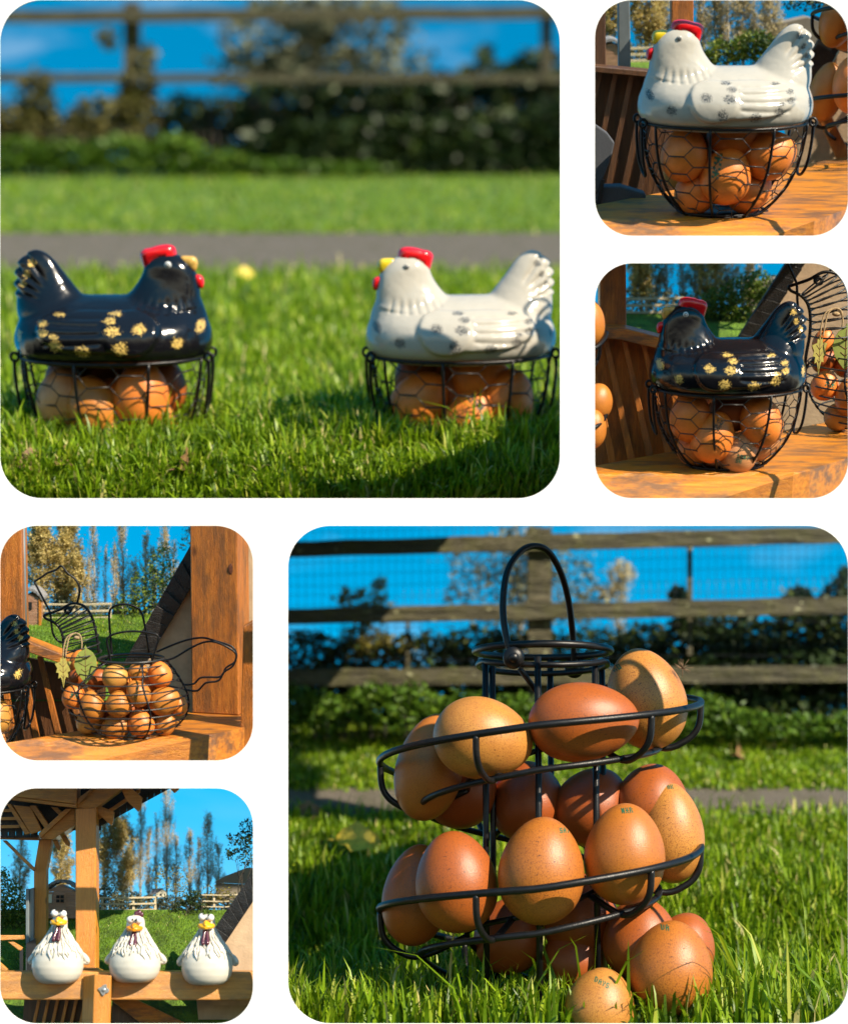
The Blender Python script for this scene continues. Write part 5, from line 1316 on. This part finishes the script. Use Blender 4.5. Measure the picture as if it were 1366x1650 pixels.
for e in list(COL.objects):
    if e.get('label', '').startswith('pale pinkish egg with green'): add_stamp(e, ['10AY', 'SK'], .1, -.1, .042, 1.14, rot=18)
    if e.get('label', '').startswith('orange printed egg left of'): add_stamp(e, ['KO', 'AY'], -.1, .62, .04, 1.25, 'stamp_dark', -10)
p3 = L3.hit(1416, 690)
wire_hen(L3.mat(p3, 0, 1.2 * (1 + p3.y / FPX)), 'black wire hen egg basket cut by the right edge behind the black tail', 'behind the black tail', eggs=(0, 3, 4, 9, 13, 14, 16),
         labels={3: 'orange egg with green mark in the wire hen behind the black tail', 9: 'pale egg lying low in the wire hen behind the black tail', 13: 'orange egg behind the leaf tags in the wire hen at the right edge', 4: 'orange egg at the right edge in the wire hen behind the black tail'})
# cut-off spiral stand at the left edge
pe = L3.at(946, 700, -20)
est = thing('spiral_egg_stand', L3.mat(pe), 'grey-black wire end of a spiral egg stand at the left edge by the black hen', 'egg stand')
def arc(cy, rx, sag, a0=-60, a1=84):
    return [L3.at(936 + rx * math.sin(R(a)), cy + sag * math.cos(R(a)), -20 - 60 * math.cos(R(a))) - pe for a in np.linspace(a0, a1, 16) if 936 + rx * math.sin(R(a)) > 930]
for cy, name in ((536, 'coil'), (664, 'coil')):
    link(name, MB().tube(arc(cy - 4, 41, 34), 3.4, 8).mesh(name), M['wire'], est)
    link('cradle', MB().tube(arc(cy + 28, 30, 34), 2.8, 8).mesh('cradle'), M['wire'], est)
    a = L3.at(966, cy + 18, -55) - pe; b = L3.at(964, cy + 40, -52) - pe; c_ = L3.at(956, cy + 56, -45) - pe
    link('bracket', MB().tube(spline([a, b, c_], 5), 2.8, 8).mesh('bracket'), M['wire'], est)
for q in ((945, 522, -26, 29, 40, 4, ORANGE, 'freckled tan egg high at the left edge by the black hen'), (960, 648, -20, 27, 31, 20, ORANGE, 'orange egg with green dots low at the left edge by the black hen'), (952, 692, -46, 25, 33, 10, ORANGE, 'orange egg lowest at the left edge by the black hen')):
    egg_px(L3, q[0], q[1], q[2], q[3], q[4], q[5], q[6], .5, q[7], 'eggs in the stand at the left edge')
R3 = 130.0
rb = L3.at(1000, 750, R3)
rt = thing('gazebo_railing', L3.mat(rb), 'brown gazebo railing with slanted slats behind the black hen', 'railing')
board(L3, 'top_rail', [(930, 526), (1010, 530), (1110, 556), (1222, 578), (1222, 598), (1110, 574), (1000, 548), (930, 540)], R3 - 24, 48, M['wood_x'], rt, rb, 1.5)
for i in range(7):
    x = 940 + i * 31; board(L3, 'slat', [(x, 540 + i * 5), (x + 8, 541 + i * 5), (x + 56, 760), (x + 44, 760)], R3, 8, M['wood_z'], rt, rb, .8)
board(L3, 'back_board', [(928, 538), (1000, 542), (1215, 584), (1215, 740), (928, 770)], R3 + 22, 8, M['wood_z'], rt, rb)
upright_board(L3, 'gazebo_post', 'brown gazebo post with two bolt holes left of the black hen', 'post', [(966, 412), (1008, 412), (1009, 536), (966, 536)], R3 + 30, 42, M['wood_z'])
verge(L3, 'dark slate roof edge slanting down behind the black tail', ((1178, 560), (1275, 408)), ((1208, 566), (1300, 418)), 480, 8, 8, [(1200, 580), (1212, 560), (1302, 414), (1390, 408), (1390, 700), (1200, 700)], 'cream rendered gable wall behind the wire hen at the right')
F3 = 720.0
gl = L3.at(1050, 506, F3); gs = L3.at(1050, 590, 420); s3 = (gl.z - gs.z) / (gl.y - gs.y)
g3 = lambda X, Y: gs.z + s3 * (Y - gs.y)
ground(L3, 'lawn', 935, 1230, 504, 580, 14, 14, M['lawn_far'], g3, label='lawn behind the head of the railside black hen')
pale_fence(L3, 'pale three-rail fence beyond the lawn left of the black hen head', 980, 1120, (481, 492, 503), 2.0, (990, 1040, 1085, 1118), 511, F3 - 6)
poplar(L3, 'golden poplar right of the brown post behind the black hen', 1034, 506, 1030, 380, 46, F3 + 60, 6000, M['leaf_olive'], 21, 3.0, 60)
poplar(L3, 'bare poplar left of the black hen comb', 1075, 506, 1072, 396, 24, F3 + 70, 900, M['leaf_haze'], 22, 2.2, 50)
poplar(L3, 'bare poplar above the black hen comb', 1100, 506, 1098, 392, 22, F3 + 80, 800, M['leaf_haze'], 23, 2.2, 50)
poplar(L3, 'yellowish poplar above the saddle of the black hen', 1140, 506, 1142, 388, 50, F3 + 60, 5000, M['leaf_olive'], 24, 2.6, 60)
poplar(L3, 'bare poplar above the neck of the black hen', 1180, 506, 1180, 396, 36, F3 + 90, 1100, M['leaf_haze'], 25, 2.2, 50)
for i, (x, top, w, n) in enumerate(((1056, 394, 30, 1300), (1120, 394, 34, 1500), (1160, 394, 34, 1500), (1205, 394, 40, 1500))):
    poplar(L3, ('olive tree between the golden and bare poplars', 'olive tree right of the red comb of the black hen', 'olive tree above the black saddle', 'olive tree beside the slate roof edge')[i], x, 506, x, top, w, F3 + 90, n, M['leaf_haze'], 70 + i, 2.6, 50)
shrub(L3, 'scrub', 'brown scrub behind the pale fence left of the black hen', 'hedge', [(1020, 488, 40, 22), (1070, 490, 40, 20), (1120, 490, 40, 20), (1170, 490, 40, 20)], F3 + 10, 40, 3000, 3.0, M['leaf_bramble'], (1060, 508))
shrub(L3, 'bush', 'yellow-green bush behind the saddle of the black hen', 'bush', [(1160, 485, 34, 22), (1200, 475, 32, 34), (1225, 460, 26, 24), (1140, 500, 20, 12), (1185, 505, 30, 12)], F3 - 60, 60, 3200, 3.6, M['leaf_mid'], (1170, 520))
hb = L3.at(1240, 470, F3 + 100)
o = board(L3, 'barn', [(1205, 462), (1262, 446), (1262, 505), (1205, 505)], F3 + 100, 40, M['barn_roof'], None, hb); o.matrix_world = L3.mat(hb); tag(o, 'grey barn roof between the bush and slate edge', 'barn')
# ================================================================== lower left opening: three resin chickens on a gazebo rail
L5 = Place(205, 1587, 2.906, -11.0)
def b5(name, label, cat, pts, Y, th, m, bevel=1.2): return upright_board(L5, name, label, cat, pts, Y, th, m, bevel)
b5('gazebo_rail', 'pale orange wooden rail carrying the three resin chickens', 'beam', [(-20, 1566), (425, 1566), (425, 1612), (-20, 1611)], 0, 62, M['oak_x'], 2.5)
# stub post in front with its bolt washer
base = L5.at(157, 1664, -26)
sp_ = thing('stub_post', L5.mat(base), 'short chamfered post with a zinc washer in front of the rail', 'post')
f_ = [(134.5, 1573), (153, 1570), (153, 1664), (134.5, 1664)]
a = [L5.at(134.5, 1573, -3) - base, L5.at(153, 1569.5, -26) - base, L5.at(180, 1572, -26) - base, L5.at(181, 1572, -2) - base]
z0 = L5.at(150, 1664, -26).z - base.z
mb = MB().slab(a, [Vector((p.x, p.y, z0)) for p in a]); link('post_body', mb.mesh('post_body', False), M['oak_z'], sp_, bevel=1.2)
wc = L5.at(168, 1595, -27) - base
P = []
for i in range(28):
    an = 2 * math.pi * i / 28; r = 7.6 + 1.5 * math.cos(4 * an + .8) + .5 * math.sin(7 * an); P.append((wc.x + r * math.cos(an), wc.z + r * math.sin(an)))
w_ = link('washer', MB().prism(P, wc.y - 1.3, wc.y).mesh('washer', False), M['zinc'], sp_, bevel=.3)
link('bolt', MB().ball(wc + Vector((0, -1.6, 0)), 3.6, 1.8, 3.6, 14, 8).mesh('bolt'), M['zinc'], w_)
# posts and roof timbers of the gazebo
b5('gazebo_post', 'tall orange gazebo post behind the first resin chicken', 'post', [(122, 1303), (155, 1301), (155, 1580), (122, 1580)], 92, 34, M['oak_z'], 1.8)
b5('gazebo_post', 'farther orange gazebo post left of the shed', 'post', [(63.5, 1352), (84, 1352), (75, 1402), (75, 1530), (55, 1530), (55, 1402)], 190, 22, M['oak_z'], 1.2)
b5('corner_rail', 'brown rail running back from the tall post foot', 'beam', [(108, 1560), (155, 1560), (172, 1568), (172, 1584), (108, 1584)], 64, 24, M['oak_x'])
rb = L5.at(100, 1350, 120)
rf = thing('gazebo_roof', L5.mat(rb), 'slate-covered gazebo roof with exposed rafters over the left side', 'roof')
def r5(name, pts, Y, th, m, bv=.8): return board(L5, name, pts, Y, th, m, rf, rb, bv)
r5('header', [(-14, 1240), (124, 1240), (124, 1296), (60, 1288), (-14, 1279)], 88, 40, M['oak_x'], 1.2)
r5('header_edge', [(-14, 1279.4), (60, 1288.4), (124, 1296.4), (124, 1302), (60, 1294), (-14, 1285)], 90, 36, M['oak_x'])
r5('header', [(125, 1302), (125, 1289), (165, 1262), (165, 1250), (225, 1250), (155, 1302)], 96, 30, M['oak_x'])
r5('header_edge', [(124.5, 1296), (126, 1286), (160, 1262), (165, 1250), (172, 1250), (130, 1294)], 92, 4, M['oak_x'])
r5('brace', [(63, 1345), (110, 1303), (121, 1303), (121, 1330), (86, 1352), (66, 1352)], 128, 58, M['oak_x'])
r5('brace_edge', [(62, 1343), (106, 1303), (117, 1303), (66, 1350)], 122, 6, M['oak_x'])
r5('tie_beam', [(-14, 1347), (63, 1345), (62, 1354), (-14, 1352)], 180, 20, M['oak_x'])
r5('brace', [(4, 1354), (10, 1354), (56, 1399), (55, 1404), (52, 1402)], 178, 10, M['oak_x'])
for q in ([(11, 1295), (18, 1295), (49, 1343), (41, 1345)], [(22, 1297), (50, 1300), (68, 1338), (50, 1344)], [(48, 1298), (58, 1298), (80, 1330), (72, 1334)], [(82, 1300), (92, 1301), (118, 1322), (112, 1330)]):
    r5('rafter', q, 140, 10, M['oak_x'])
for y in (1304, 1317, 1330): r5('batten', [(-14, y), (32, y - 1), (32, y + 4), (-14, y + 5)], 150, 5, M['oak_x'], .4)
# rafter tails under the eave
for q, Y in (([(155, 1300), (160, 1298), (184, 1308), (183, 1322), (180, 1331), (157, 1310)], 110), ([(196, 1272), (210, 1268), (229, 1285), (227, 1303), (223, 1308), (204, 1290)], 104), ([(262, 1254), (280, 1254), (289, 1262), (288, 1272), (281, 1278), (272, 1268)], 100), ([(84, 1352), (92, 1350), (98, 1366), (96, 1371), (92, 1368)], 190), ([(96, 1344), (104, 1342), (113, 1358), (112, 1364), (106, 1361)], 170)):
    r5('rafter_tail', q, Y, 9, M['oak_x'])
r5('fascia', [(155, 1316), (182, 1300), (182, 1307), (155, 1323)], 118, 5, M['oak_x'], .4)
r5('fascia', [(182, 1300), (226, 1270), (226, 1277), (182, 1307)], 119, 5, M['oak_x'], .4)
r5('sarking_board', [(-16, 1250), (300, 1250), (152, 1332), (60, 1338), (-16, 1342)], 172, 4, M['slate'])
# slates seen from below, each one a piece
sl = 0
for row in range(9):
    for i in range(15):
        fx = -16 + i * 12 + (row % 2) * 6; 
        y = 1256 + row * 11.5
        edge_y = 1338 - (fx - 150) * .545
        if fx > 150 and y + 11 > edge_y + 3: continue
        if fx > 300: continue
        if fx < 60 and y > 1340: continue
        if 60 <= fx <= 150 and y > 1334: continue
        p = [(fx, y), (fx + 11.4, y), (fx + 11.4, y + 13), (fx, y + 13)]
        a, b = pxpoly(L5, p, 158 + row * .6 + (i % 2) * .3, 1.6)
        mb = MB().slab([q - rb for q in a], [q - rb for q in b]); link('slate', mb.mesh('slate', False), M['slate'], rf)
for i in range(14):
    x = 150 + i * 11; y0 = 1338 - (x - 150) * .545; y1 = 1338 - (x + 10.6 - 150) * .545
    r5('slate', [(x, y0 - 12), (x + 10.6, y1 - 12), (x + 10.6, y1), (x, y0)], 130 + (i % 2) * .4, 2.0, M['slate'], .2)
# railing, rails and slats lower left
rb2 = L5.at(60, 1660, 80)
rl = thing('gazebo_railing', L5.mat(rb2), 'dark railing with slanted slats below the chickens rail at the left', 'railing')
for i in range(7):
    x = 62 + i * 15; board(L5, 'slat', [(x, 1606), (x + 5, 1606), (x - 8, 1664), (x - 13, 1664)], 80, 5, M['oak_z'], rl, rb2, .4)
board(L5, 'back_board', [(40, 1604), (150, 1604), (150, 1664), (36, 1664)], 92, 6, M['shade_wood'], rl, rb2)
hp_ = [(172, 1606), (206, 1604), (330, 1664), (246, 1664)]
b5('hand_rail', 'broad brown rail slanting away below the chickens rail', 'beam', hp_, 70, 8, M['wood_x'], 1)
b5('side_board', 'shaded board under the slanting rail below the second chicken', 'beam', [(181, 1614), (246, 1664), (181, 1664)], 82, 8, M['shade_wood'], .5)
b5('steel_pole', 'grey steel door frame left of the farther gazebo post', 'pole', [(42, 1432), (47, 1432), (47, 1580), (42, 1580)], 176, 10, M['grey_metal'], .8)
b5('steel_pole', 'dark grey steel upright touching the farther gazebo post', 'pole', [(48.5, 1432), (55, 1430), (54.5, 1580), (48.5, 1580)], 182, 10, M['grey_metal'], .8)
b5('table_rail', 'orange wooden rail end at the far left edge', 'beam', [(-14, 1507), (37, 1507), (37, 1514), (-14, 1516)], 120, 20, M['oak_x'])
b5('table_brace', 'orange slanted board below the rail end at the far left', 'beam', [(12, 1517), (22, 1517), (37, 1527), (34, 1532), (30, 1531)], 124, 8, M['oak_x'])
b5('table_brace', 'small orange slanted board at the lower left edge', 'beam', [(-14, 1545), (0, 1550), (13, 1562), (10, 1567), (-14, 1556)], 124, 8, M['oak_x'])
b5('black_post', 'thin black metal post at the left behind the rail', 'post', [(32, 1530), (37, 1530), (37, 1580), (32, 1580)], 128, 5, M['dark_metal'], .5)
b5('metal_sheet', 'dark metal panel between the steel frame and the first chicken', 'panel', [(43, 1520), (58, 1512), (58, 1580), (43, 1580)], 150, 4, M['dark_metal'], .3)
# gable at the right
verge(L5, 'dark slate roof edge slanting down behind the third chicken', ((322, 1530), (424, 1382)), ((352, 1536), (424, 1428)), 70, 6, 9, [(340, 1620), (346, 1540), (424, 1424), (428, 1424), (428, 1620)], 'cream gable wall in shade at the right of the third chicken', 24)
b5('wall_foot', 'shaded cream wall foot under the right end of the chickens rail', 'wall', [(316, 1604), (428, 1604), (428, 1664), (322, 1664)], 96, 20, M['wall'], .5)
# lawn, shed, fence and trees
F5 = 330.0
gl = L5.at(200, 1468, F5); gs = L5.at(200, 1600, 150); s5 = (gl.z - gs.z) / (gl.y - gs.y)
g5 = lambda X, Y: gs.z + s5 * (Y - gs.y)
ground(L5, 'lawn', -30, 428, 1466, 1672, 24, 30, M['lawn_far'], g5, label='lawn behind the three resin chickens, half in shade')
tag(grass(L5, 'grass', -30, 428, 1469, 1580, 14000, 3.2, .9, M['grass'], lean=.5, tint=(.05, .6), far_grow=.2, zg=g5), 'short lawn grass behind the resin chickens', kind='stuff')
sh, sb = shed(L5, 'small pinkish wooden shed with scalloped roof behind the gazebo posts', 72, 124, 1421, 1437, 1480, F5 - 30)
Yd = F5 - 31.5
board(L5, 'door', [(87, 1438), (107, 1438), (107, 1480), (87, 1480)], Yd, 1.2, M['shed_wood'], sh, sb, .2)
wf = board(L5, 'window', [(90, 1441.5), (104.5, 1441.5), (104.5, 1455), (90, 1455)], Yd - 1.4, 1.2, M['shed_wood'], sh, sb)
for xa, ya in ((91, 1442.5), (97.8, 1442.5), (91, 1449), (97.8, 1449)):
    o = board(L5, 'pane', [(xa, ya), (xa + 5.6, ya), (xa + 5.6, ya + 5.2), (xa, ya + 5.2)], Yd - 2.0, .5, M['glass'], wf, sb)
board(L5, 'window', [(76, 1441), (84, 1441), (84, 1455), (76, 1455)], Yd, 1.2, M['white_paint'], sh, sb)
pale_fence(L5, 'pale three-rail fence across the lawn behind the second chicken', 150, 251, (1446.5, 1456.5, 1466.5), 1.5, (165, 215, 250), 1470, F5 + 6)
pale_fence(L5, 'far end of the pale fence right of the dark bush', 325, 390, (1442, 1452, 1461), 1.1, (345,), 1470, F5 + 10)
TF = F5 + 270
poplar(L5, 'golden dense poplar right of the tall gazebo post', 170, 1466, 168, 1270, 52, TF, 11000, M['leaf_olive'], 31, 1.9, 70)
poplar(L5, 'golden bushy poplar above the pale fence', 200, 1466, 194, 1318, 52, TF, 10000, M['leaf_olive'], 32, 1.9, 70)
poplar(L5, 'tall bare poplar second from the fence end', 226, 1462, 228, 1282, 24, TF + 30, 1540, M['leaf_haze'], 33, 1.4, 70)
poplar(L5, 'tallest bare poplar above the second chicken', 268, 1462, 268, 1256, 30, TF + 30, 1980, M['leaf_haze'], 34, 1.4, 90)
poplar(L5, 'thin bare poplar left of the tallest one', 252, 1460, 252, 1310, 16, TF + 40, 770, M['leaf_haze'], 35, 1.3, 40)
poplar(L5, 'small bare poplar above the dark bush', 306, 1462, 305, 1336, 20, TF + 20, 1540, M['leaf_haze'], 36, 1.4, 44)
poplar(L5, 'bare poplar right of the dark bush', 334, 1462, 335, 1310, 28, TF + 30, 1980, M['leaf_haze'], 37, 1.4, 66)
poplar(L5, 'dark poplar between the two gazebo posts', 100, 1466, 98, 1330, 40, TF, 6000, M['leaf_olive'], 38, 1.9, 60)
poplar(L5, 'grey poplar left of the farther gazebo post', 32, 1466, 34, 1352, 36, TF, 2000, M['leaf_haze'], 39, 1.6, 60)
for i, (x, top, w, n) in enumerate(((212, 1340, 16, 700), (240, 1330, 18, 900), (283, 1340, 20, 900), (320, 1350, 20, 900), (352, 1360, 22, 900))):
    poplar(L5, ('low bare poplar at the right of the golden ones', 'bare poplar left of the tallest one', 'low bare poplar right of the tallest one', 'low bare poplar behind the dark bush', 'low bare poplar left of the barn')[i], x, 1464, x + 1, top, w, TF + 36, n, M['leaf_haze'], 80 + i, 1.5, 46)
shrub(L5, 'bush', 'leafy green bush at the far left behind the steel frame', 'bush', [(8, 1450, 24, 40), (26, 1460, 20, 34), (36, 1480, 12, 20), (-8, 1470, 20, 40), (4, 1410, 12, 14)], F5 - 60, 60, 3400, 2.6, M['leaf_mid'], (12, 1510), .15)
shrub(L5, 'bush', 'dark bush on the lawn above the third chicken', 'bush', [(300, 1462, 22, 18), (322, 1470, 20, 16), (285, 1474, 14, 12), (310, 1445, 14, 12)], F5 - 10, 30, 2200, 2.0, M['leaf_dark'], (305, 1486))
shrub(L5, 'bush', 'yellow-green bush between the dark bush and slate edge', 'bush', [(340, 1440, 24, 16), (362, 1440, 18, 14), (350, 1455, 20, 14), (285, 1420, 18, 24), (256, 1410, 12, 20)], F5 + 14, 30, 1200, 2.0, M['leaf_yellow'], (345, 1470), .45)
shrub(L5, 'scrub', 'brown scrub under the golden poplars behind the fence', 'hedge', [(170, 1448, 24, 22), (205, 1452, 26, 18), (240, 1456, 24, 14), (275, 1456, 24, 14), (320, 1454, 30, 14), (365, 1452, 30, 14), (110, 1452, 40, 18)], F5 + 60, 60, 9500, 2.2, M['leaf_grey'], (190, 1470))
shrub(L5, 'leafy_tree', 'dark leafy tree at the right edge above the barn roof', 'tree', [(392, 1358, 20, 18), (376, 1376, 14, 10), (400, 1335, 14, 16), (398, 1385, 14, 12), (368, 1350, 6, 6)], F5 - 30, 40, 950, 2.6, M['leaf_dark'], (400, 1440), .35, 7, 60)
hb = L5.at(375, 1450, F5 + 70)
bt = thing('barn', L5.mat(hb), 'brown-grey barn roof beyond the bushes at the right', 'barn')
board(L5, 'roof', [(345, 1422), (362, 1412), (398, 1398), (428, 1400), (428, 1426)], F5 + 70, 30, M['barn_roof'], bt, hb)
board(L5, 'wall', [(348, 1422.5), (428, 1426.5), (428, 1455), (348, 1455)], F5 + 74, 22, M['barn_roof'], bt, hb)
hb = L5.at(258, 1447, F5 + 80)
ht = thing('house', L5.mat(hb), 'small cream house with blue-grey roof far beyond the fence', 'house')
board(L5, 'wall', [(252, 1446), (252, 1440), (262, 1433), (268, 1438), (268, 1446)], F5 + 80, 16, M['white_paint'], ht, hb)
board(L5, 'roof', [(240, 1444), (246, 1432), (263, 1431), (250, 1441)], F5 + 78, 16, M['house_roof'], ht, hb)
board(L5, 'window', [(258, 1440), (261, 1440), (261, 1443), (258, 1443)], F5 + 79, .8, M['glass'], ht, hb)
# chickens
CP = [(21, 0), (26, 1), (34, 7), (39, 15), (41.5, 26), (41, 37), (37.5, 49), (31, 60), (23.5, 70), (17.5, 80), (15.2, 90), (14.8, 98), (13.5, 104), (9.5, 109), (3, 111.5)]
NECK = [1.0]
def cr(z):
    return float(np.interp(z, [p[1] for p in CP], [p[0] for p in CP])) * (1 - (1 - NECK[0]) * min(1, max(0, (z - 50) / 28)))
def chicken(px, label, up, comb, beak, tip, H=1.0, notch=False, seed=1, wat=0.0, eyes=(0, 0), headx=0.0, neck=1.0):
    NECK[0] = neck; rr = random.Random(seed)
    p = L5.at(px, tip, -6)
    t = thing('resin_chicken', L5.mat(p, 0, 1.0, H), label, 'chicken ornament', 'resin chickens on the rail')
    D = .80
    prof = [(cr(z), z) for z in np.concatenate([np.linspace(0, 10, 6), np.linspace(14, 111.5, 34)])]
    mb = MB().lathe(prof, 44, 1, D); mb.v = [(x * (1 + .012 * math.sin(3 * math.atan2(y, x) + z * .06)) + headx * max(0, z - 60) / 50, y, z) for x, y, z in mb.v]
    link('body', mb.mesh('body'), M['resin'], t)
    for s in (-1, 1):
        P = [(s * 36, 8, 48), (s * 42, 9, 42), (s * 45.5, 10, 36), (s * 45, 10, 33), (s * 40, 9, 33)]
        m_ = MB(); m_.tube(spline(P, 4), [3 + 2 * math.sin(math.pi * i / 16) for i in range(17)], 8); link('wing', m_.mesh('wing'), M['resin'], t)
    for layer, (n, z1, z0, ln) in enumerate(((40, 63, 44, 1), (34, 74, 52, 1), (26, 85, 62, .9))):
        for i in range(n):
            a = 2 * math.pi * (i + rr.uniform(-.3, .3)) / n
            zt = z1 + rr.uniform(-4, 6); zb = z0 + rr.uniform(-7, 8); tw = rr.uniform(-.16, .16); P = []; rad = []
            for k in range(7):
                f = k / 6; z = zt + (zb - zt) * f; r = cr(z) + .4 + 1.6 * math.sin(math.pi * f * .9) * (.7 + .3 * layer); an = a + tw * f + .05 * math.sin(f * 6 + i)
                P.append((r * math.cos(an) + headx * max(0, z - 60) / 50, r * D * math.sin(an), z)); rad.append([.6, 1.2, 1.7, 1.9, 1.7, 1.2, .3][k] * rr.uniform(.8, 1.2))
            m_ = MB().tube(P, rad, 6); link('feather', m_.mesh('feather'), M['resin'], t)
    hz = 94 + up; fy = -15.2 * D; hx = headx
    for s in (-1, 1):
        m_ = MB().ball((hx + s * 7.0, fy - 2.5 + eyes[1] * .1, hz + 8 + (1.2 if s < 0 else 0)), 5.9, 5.8, 5.9, 18, 12); e = link('eye', m_.mesh('eye'), M['eye_white'], t)
        dx, dz = eyes; pv = Vector((dx * .5 - s * .8, -1, dz)).normalized()
        m_ = MB().ball(Vector((hx + s * 7.0, fy - 2.5, hz + 8 + (1.2 if s < 0 else 0))) + pv * 5.1, 2.3, 1.3, 2.3, 12, 8); link('pupil', m_.mesh('pupil'), M['pupil'], e)
    # wide two-lobed bill with a ridge
    P = []
    bz = hz - 5
    ou = [(-14.5, 0), (-13.5, 4.2), (-8, 3.6), (-3.2, 8.5), (0, 10), (3.2, 8.5), (8, 3.6), (13.5, 4.2), (14.5, 0), (13, -4), (7, -5.2), (0, -6.4), (-7, -5.2), (-13, -4)]
    n = len(ou); v = []
    for dep, s in ((4, 1.0), (-3, 1.0), (-9, .74), (-13, .34)):
        for x, z in ou:
            v.append((hx + x * s, fy + dep - (3.5 if abs(x) < 4 else 0) * (dep < 0), bz + z * s - (1.5 if dep < -8 else 0)))
    f = [(i * n + j, i * n + (j + 1) % n, (i + 1) * n + (j + 1) % n, (i + 1) * n + j) for i in range(3) for j in range(n)] + [tuple(range(n)), tuple(3 * n + j for j in range(n))]
    bk = link('bill', MB().add(v, f).mesh('bill'), M[beak], t); sb_ = bk.modifiers.new('soft', 'SUBSURF'); sb_.levels = sb_.render_levels = 2
    for s in (-1, 1):
        m_ = MB().ball((hx + s * 11.3, fy - 3.2, bz + .2), 2.1, 1.3, 1.1, 10, 6); link('nostril', m_.mesh('nostril'), M['purple'] if notch else M['eye_grey'], bk)
    for s in (-1, 1):
        P = [(hx + s * 1.5, fy - 3, bz - 7), (hx + s * 2.6, fy - 6, bz - 15), (hx + s * 3.8 + wat, fy - 10, bz - 24), (hx + s * 3.6 + wat, fy - 13, bz - 30)]
        m_ = MB().tube(spline(P, 5), [2.2 + 1.5 * (i / 15) if i < 13 else 3.2 - (i - 13) * .9 for i in range(16)], 10); link('wattle', m_.mesh('wattle'), M['purple'], t)
    if comb:
        m_ = MB()
        for x, z, r in ((1, 18, 4.2), (5, 19.5, 4.6), (9, 17, 3.8)): m_.ball((hx + x, -2, hz + z), r, 3.4, r * 1.3, 12, 8)
        link('comb', m_.mesh('comb'), M['purple'], t)
    return t
chicken(92, 'resin chicken with closed eyes looking up, at the left above the rail', 8, False, 'amber', 1585, 1.0, False, 3, -1.5, (0.4, 1.3), 2, .84)
chicken(216.5, 'resin chicken with plum comb and wide open eyes, in the middle', 0, True, 'orange', 1583, .96, False, 5, -1, (0.1, .05))
chicken(333, 'resin chicken with yellow bill looking upward, at the right end', 4, False, 'amber', 1587, 1.0, True, 8, 0, (-.1, 1.0), -1, .86)
